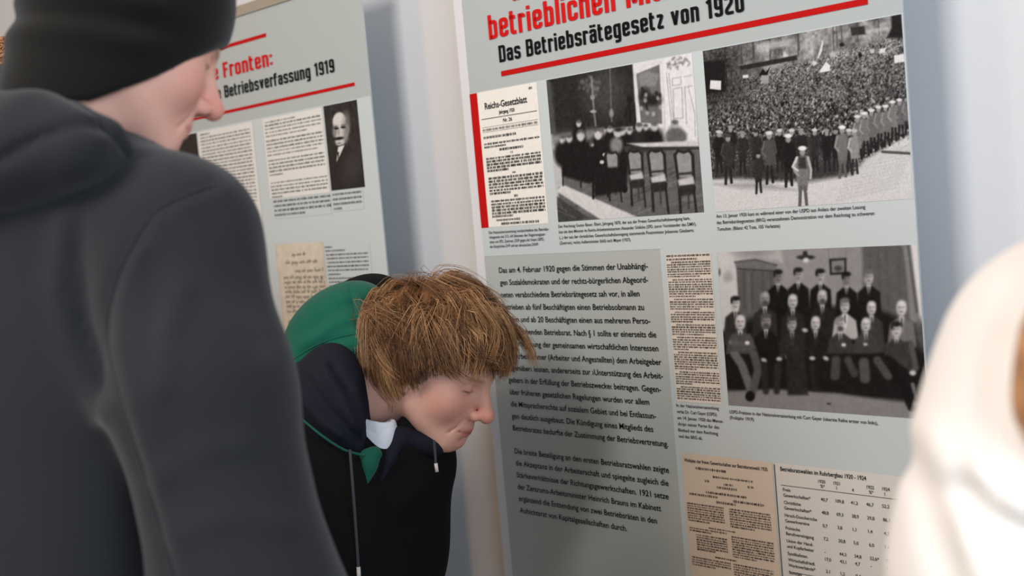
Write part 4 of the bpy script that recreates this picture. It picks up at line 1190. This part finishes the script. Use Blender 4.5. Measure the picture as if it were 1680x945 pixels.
def scalp_cap(name, hm, parent, colr, thick=.012, h=.0035):
    f = Field((-.11, -.14, -.11), (.11, .12, .15), h)
    e = f.ell(SCC, SCR + thick)
    lim = np.interp(f.y.ravel(), [-.12, -.06, -.02, .0, .012, .03, .055, .075, .09], [-.075, -.078, -.070, -.055, -.012, .012, .034, .055, .062])[None, :, None]
    f.d = smax(e, ((lim + .004 - f.z) * .8).astype(np.float32) + np.zeros_like(e), .01)
    v, q = f.mesh(2)
    return mesh_obj(name, to_world(xf(v, hm)), q, M['hair'], parent, colors=np.tile(colr, (len(v), 1)))

gcam = -UPC
grav_b = np.array([gcam @ HMb[:3, k] / .96 for k in range(3)])
scalp_cap('hair_underlayer', HMb, bm_, np.array(lin(130, 87, 51)))
grow_hair('hair', HMb, bm_, 15000, np.array([.012, -.075, .125]), grav_b, np.array(lin(130, 87, 51)), np.array(lin(212, 166, 118)), np.array(lin(62, 38, 22)), 8, length=(.085, .15), lift=(.006, .044), clump=300, width=.00055)

# jacket
f = Field((-.55, -.86, -2.40), (.06, -.02, -1.66), .006)
f.add(f.chain([C(636, 760, 1.97), C(590, 900, 2.0), C(500, 1080, 2.06)], [.112, .135, .16], .05), 0)
f.add(f.ell(C(510, 690, 2.10), (.13, .155, .14)), .08)
f.add(f.chain([C(540, 770, 1.88), C(570, 930, 1.84), C(600, 1080, 1.83), C(600, 1080, 1.83) + [.04, -.22, -.02]], [.075, .07, .062, .045], .03), .05)
hand(bm_, C(600, 1080, 1.83) + [.048, -.27, -.02], (.15, -1, 0), (1, 0, -.6), -1)
f.add(f.chain([C(665, 790, 2.10), C(650, 900, 2.12), C(640, 1060, 2.08), C(640, 1060, 2.08) + [.03, -.22, .0]], [.07, .062, .058, .045], .03), .05)
hand(bm_, C(640, 1060, 2.08) + [.037, -.27, 0], (.15, -1, 0), (1, 0, .6), 1)
f.cut(f.cap(C(612, 690, 1.93), C(600, 640, 1.9), .045, .06), .02)
f.cut(f.chain([C(622, 680, 1.82), C(616, 740, 1.82), C(602, 800, 1.80)], [.034, .026, .010], .01), .008)
strip2d(f, [(600, 800), (660, 770), (720, 740)], 9, -.005); strip2d(f, [(560, 945), (620, 860), (700, 800)], 14, .006)
cloth('jacket', f, M['jacket'], bm_, 3)
# hood: black outside, green lining, navy collar
f = Field((-.45, -.30, -2.30), (-.05, .06, -1.75), .0045)
tilt = math.radians(38); ct, st = math.cos(tilt), math.sin(tilt)
rz = [(ct, st, 0), (-st, ct, 0), (0, 0, 1)]
f.add(f.ell(C(590, 524, 2.06), (.092, .068, .085), rz), 0)
hs_ = cloth('hood', f, M['jacket'], bm_, 2)
f = Field((-.45, -.32, -2.25), (-.05, .06, -1.72), .004)
f.add(f.ell(C(552, 540, 1.99), (.098, .066, .08), rz), 0)
f.add(f.cap(C(492, 592, 1.93), C(600, 556, 1.91), .020, .020), .03)
strip2d(f, [(572, 470), (578, 505), (592, 545)], 3.5, -.004)
strip2d(f, [(490, 585), (540, 560), (600, 548)], 5, -.005)
strip2d(f, [(500, 560), (550, 530), (600, 515)], 9, .005)
strip2d(f, [(560, 505), (590, 495), (620, 496)], 7, -.005)
strip2d(f, [(510, 540), (545, 510)], 8, -.004)
gl_ = tag(cloth('hood_lining', f, M['green'], hs_, 3), 'green fleece lining')
seam_line('hood_seam', gl_, [(571, 472), (575, 495), (584, 525), (592, 548)], .0009, M['green'], hs_)
seam_line('hood_seam', gl_, [(480, 590), (520, 566), (560, 552), (597, 546)], .0009, M['green'], hs_)
f = Field((-.45, -.36, -2.20), (-.05, 0.0, -1.66), .004)
f.add(f.chain([C(500, 630, 1.93), C(535, 650, 1.87), C(560, 690, 1.85)], [.040, .052, .045], .04), 0)
f.add(f.cap(C(545, 600, 1.88), C(572, 700, 1.855), .035, .028), .03)
f.add(f.cap(C(560, 690, 1.86), C(598, 736, 1.85), .03, .008), .03)
strip2d(f, [(505, 625), (540, 675), (590, 722)], 8, -.007); strip2d(f, [(530, 600), (560, 650), (580, 700)], 9, .007); strip2d(f, [(490, 650), (520, 690), (560, 715)], 8, .005); strip2d(f, [(545, 600), (573, 640)], 6, -.005)
f.cut(f.cap(C(640, 640, 1.86), C(622, 745, 1.84), .045, .022), .01)
co_ = tag(cloth('collar', f, M['navy'], bm_, 2), 'dark navy collar')
tube('collar_piping', smooth_path([to_world(C(a, b, z)) for a, b, z in ((498, 690, 1.82), (530, 716, 1.80), (565, 738, 1.81), (600, 748, 1.83))]), .0018, M['green'], co_)
# far lapel, T-shirt, green zip edge
f = Field((-.30, -.36, -2.1), (.0, -.14, -1.75), .004)
f.add(f.cap(C(660, 716, 1.885), C(712, 732, 1.90), .015, .018), 0)
f.add(f.chain([C(656, 716, 1.88), C(640, 750, 1.862), C(618, 800, 1.85)], [.012, .010, .005], .01), .015)
cloth('lapel', f, M['navy'], bm_, 2)
f = Field((-.32, -.36, -2.1), (-.1, -.14, -1.78), .003)
f.add(f.ell(C(618, 722, 1.885), (.034, .060, .030)), 0)
f.cut(f.cap(C(612, 660, 1.90), C(640, 650, 1.86), .036, .036), .006)
strip2d(f, [(600, 700), (618, 712), (640, 700)], 3, -.002)
cloth('t_shirt', f, M['tshirt'], bm_, 2)
f = Field((-.32, -.42, -2.1), (-.1, -.2, -1.75), .003)
f.add(f.chain([C(600, 748, 1.838), C(606, 765, 1.836), C(601, 795, 1.832)], [.010, .009, .003], .01), 0)
f.add(f.cap(C(614, 745, 1.845), C(604, 780, 1.838), .012, .004), .01)
cloth('zip_facing', f, M['green'], bm_, 1)
ds_ = tube('drawstring', smooth_path([to_world(C(a, b, z)) for a, b, z in ((574, 738, 1.80), (579, 800, 1.765), (584, 870, 1.76), (588, 932, 1.76))]), .0022, M['cord'], bm_)
tube('drawstring_tip', [to_world(C(588, 930, 1.76)), to_world(C(589, 952, 1.76))], .0030, M['tip'], ds_)
ds_ = tube('drawstring', smooth_path([to_world(C(a, b, z)) for a, b, z in ((712, 722, 1.84), (714, 745, 1.838), (715, 762, 1.838))]), .0020, M['cord'], bm_)
tube('drawstring_tip', [to_world(C(715, 760, 1.838)), to_world(C(717, 774, 1.838))], .0028, M['tip'], ds_)
tube('neck_cord', smooth_path([to_world(C(a, b, z)) for a, b, z in ((640, 690, 1.88), (630, 712, 1.875), (617, 740, 1.86))]), .0014, M['cord'], bm_)
wh = to_world(C(470, 1130, 2.10)); wh[2] = max(wh[2], .82)
legs(bm_, wh, (wh[0] - .02, wh[1] + .02), (1, .3), M['denim'])

# ------------------------------------------------------------------ person in white beside the large banner
wm = empty('person', (0, 0, 0))
tag(wm, 'person in loose white jacket with brown hair, standing beside the crowd photograph', 'person')
f = Field((.14, -.62, -1.20), (.78, .12, -.55), .005)
we = C(1715, 1250, .70); wr = np.array([.62, -.02, -.92])
f.add(f.chain([C(1800, 625, .72), C(1722, 800, .70), C(1710, 960, .69), C(1715, 1250, .70)], [.080, .073, .078, .07], .03), 0)
f.add(f.cap(we, we + [-.02, -.14, -.17], .066, .044), .03)
hand(wm, we + np.array([-.025, -.175, -.21]), (-.1, -.65, -.75), (.6, 0, -.5), -1)
f.add(f.chain([wr, wr + [.04, -.28, 0], wr + [.02, -.44, -.14]], [.07, .062, .044], .03), .03)
hand(wm, wr + np.array([.018, -.475, -.17]), (-.1, -.7, -.7), (-.6, 0, -.5), 1)
f.add(f.cap(wr, C(2000, 560, .82), .07, .08), .05)
f.add(f.ell(C(2020, 1050, .83), (.18, .26, .12)), .06)
f.add(f.cap(C(1800, 625, .72), C(2010, 520, .83), .08, .07), .05)
for L, w, a in (([(1500, 735), (1530, 820), (1570, 945)], 26, -.008), ([(1520, 720), (1560, 800), (1600, 945)], 26, .009), ([(1570, 800), (1620, 850), (1700, 880)], 26, -.012), ([(1600, 760), (1650, 820), (1700, 850)], 26, .010), ([(1640, 560), (1620, 700), (1650, 800)], 22, -.005)):
    strip2d(f, L, w, a)
cloth('jacket', f, M['white'], wm, 3)
HMw = frame((-.5, 0, -.86), (-.05, 1, 0), C(2010, 200, .80), 1.0)
v, q, c = head_mesh(.005, ears=True)
mesh_obj('body', to_world(xf(v, HMw)), q, M['skin'], wm, colors=c)
scalp_cap('hair_underlayer', HMw, wm, np.array(lin(110, 72, 44)), .014, .005)
f = Field((.22, -.16, -.92), (.60, .28, -.55), .004)
f.add(f.chain([C(1985, 80, .78), C(1905, 260, .71), C(1830, 430, .665), C(1775, 570, .630), C(1757, 670, .62), C(1772, 810, .63)], [.065, .050, .034, .024, .020, .010], .03), 0)
v, q = f.mesh(2)
mesh_obj('hair', to_world(v), q, M['hair'], wm, colors=np.tile(np.array(lin(176, 128, 88)), (len(v), 1)) * (1 + .25 * np.sin(v[:, :1] * 900 + 3 * np.sin(v[:, 1:2] * 40))))
wh = to_world(C(2030, 1500, .84))
legs(wm, wh, (wh[0], wh[1]), (-.4, 1), M['denim'])

# ------------------------------------------------------------------ person with the brown bun
bp_ = empty('person', (0, 0, 0))
tag(bp_, 'person with light brown hair in a bun, mostly hidden behind the beanie wearer', 'person')
HMn = frame((-.75, -.1, -.6), (-.05, 1, 0), C(-168, 190, 1.80), 1.0)
v, q, c = head_mesh(.005, ears=True)
mesh_obj('body', to_world(xf(v, HMn)), q, M['skin'], bp_, colors=c)
scalp_cap('hair_underlayer', HMn, bp_, np.array(lin(140, 92, 54)), .014, .005)
r_ = np.random.default_rng(4)
V, Q = [], []; n_ = 0
ctr = C(6, 96, 1.80)
for i in range(420):
    a = r_.standard_normal(3); a /= np.linalg.norm(a); b = np.cross(a, r_.standard_normal(3)); b /= np.linalg.norm(b)
    rad = .030 * (.75 + .3 * r_.random()); ph = np.linspace(0, 2 + 2 * r_.random(), 9)
    pts = ctr + rad * (np.cos(ph)[:, None] * a + np.sin(ph)[:, None] * b)
    vv, qq = tube_arrays(pts, np.linspace(.0022, .0010, 9), 4); V.append(vv); Q.append(qq + n_); n_ += len(vv)
V, Q = np.vstack(V), np.vstack(Q)
cc = np.repeat((np.array(lin(140, 98, 62))[None] * (.45 + 1.0 * r_.random(420))[:, None]), 36, axis=0)
f = Field((-1.0, .10, -1.92), (-.70, .42, -1.70), .004)
f.add(f.cap(C(-110, 130, 1.80), C(-20, 100, 1.80), .05, .018), 0)
v, q = f.mesh(2)
mesh_obj('hair', to_world(v), q, M['hair'], bp_, colors=np.tile(np.array(lin(140, 92, 54)), (len(v), 1)))
o_ = mesh_obj('hair_bun', to_world(V), Q, M['hair'], bp_, colors=cc)
f = Field((-1.36, -.85, -2.05), (-.64, .18, -1.50), .008)
nb = C(-172, 325, 1.82)
f.add(f.ell(nb + [-.02, -.26, 0], (.17, .28, .12)), 0)
f.add(f.cap(nb + [-.14, -.10, .03], nb + [.14, -.10, -.03], .07, .07), .05)
f.add(f.cap(nb + [.15, -.11, -.03], nb + [.17, -.38, -.03], .06, .05), .04); f.add(f.cap(nb + [.17, -.38, -.03], nb + [.15, -.60, -.07], .05, .04), .03); hand(bp_, nb + [.146, -.64, -.078], (-.1, -1, -.15), (-1, 0, -.3), -1); f.add(f.cap(nb + [-.17, -.11, .03], nb + [-.19, -.38, .03], .06, .05), .04); f.add(f.cap(nb + [-.19, -.38, .03], nb + [-.20, -.60, -.01], .05, .04), .03); hand(bp_, nb + [-.201, -.64, -.018], (-.05, -1, -.15), (1, 0, .2), 1)
cloth('sweater', f, M['hoodlining'], bp_, 2)
wh = to_world(nb + [-.02, -.58, 0])
legs(bp_, wh, (wh[0], wh[1]), (-.6, .8), M['denim'])

# each figure's empty goes to the floor between its feet
bpy.context.view_layer.update()
for root in (fm, bm_, wm, bp_):
    sh_ = [c for c in root.children if c.name.startswith('shoe')]
    pts = np.array([tuple(v.co) for c in sh_ for v in c.data.vertices])
    b_ = (pts.min(0) + pts.max(0)) / 2
    root.location = (b_[0], b_[1], 0)
    for c in root.children:
        c.location = (-b_[0], -b_[1], 0)
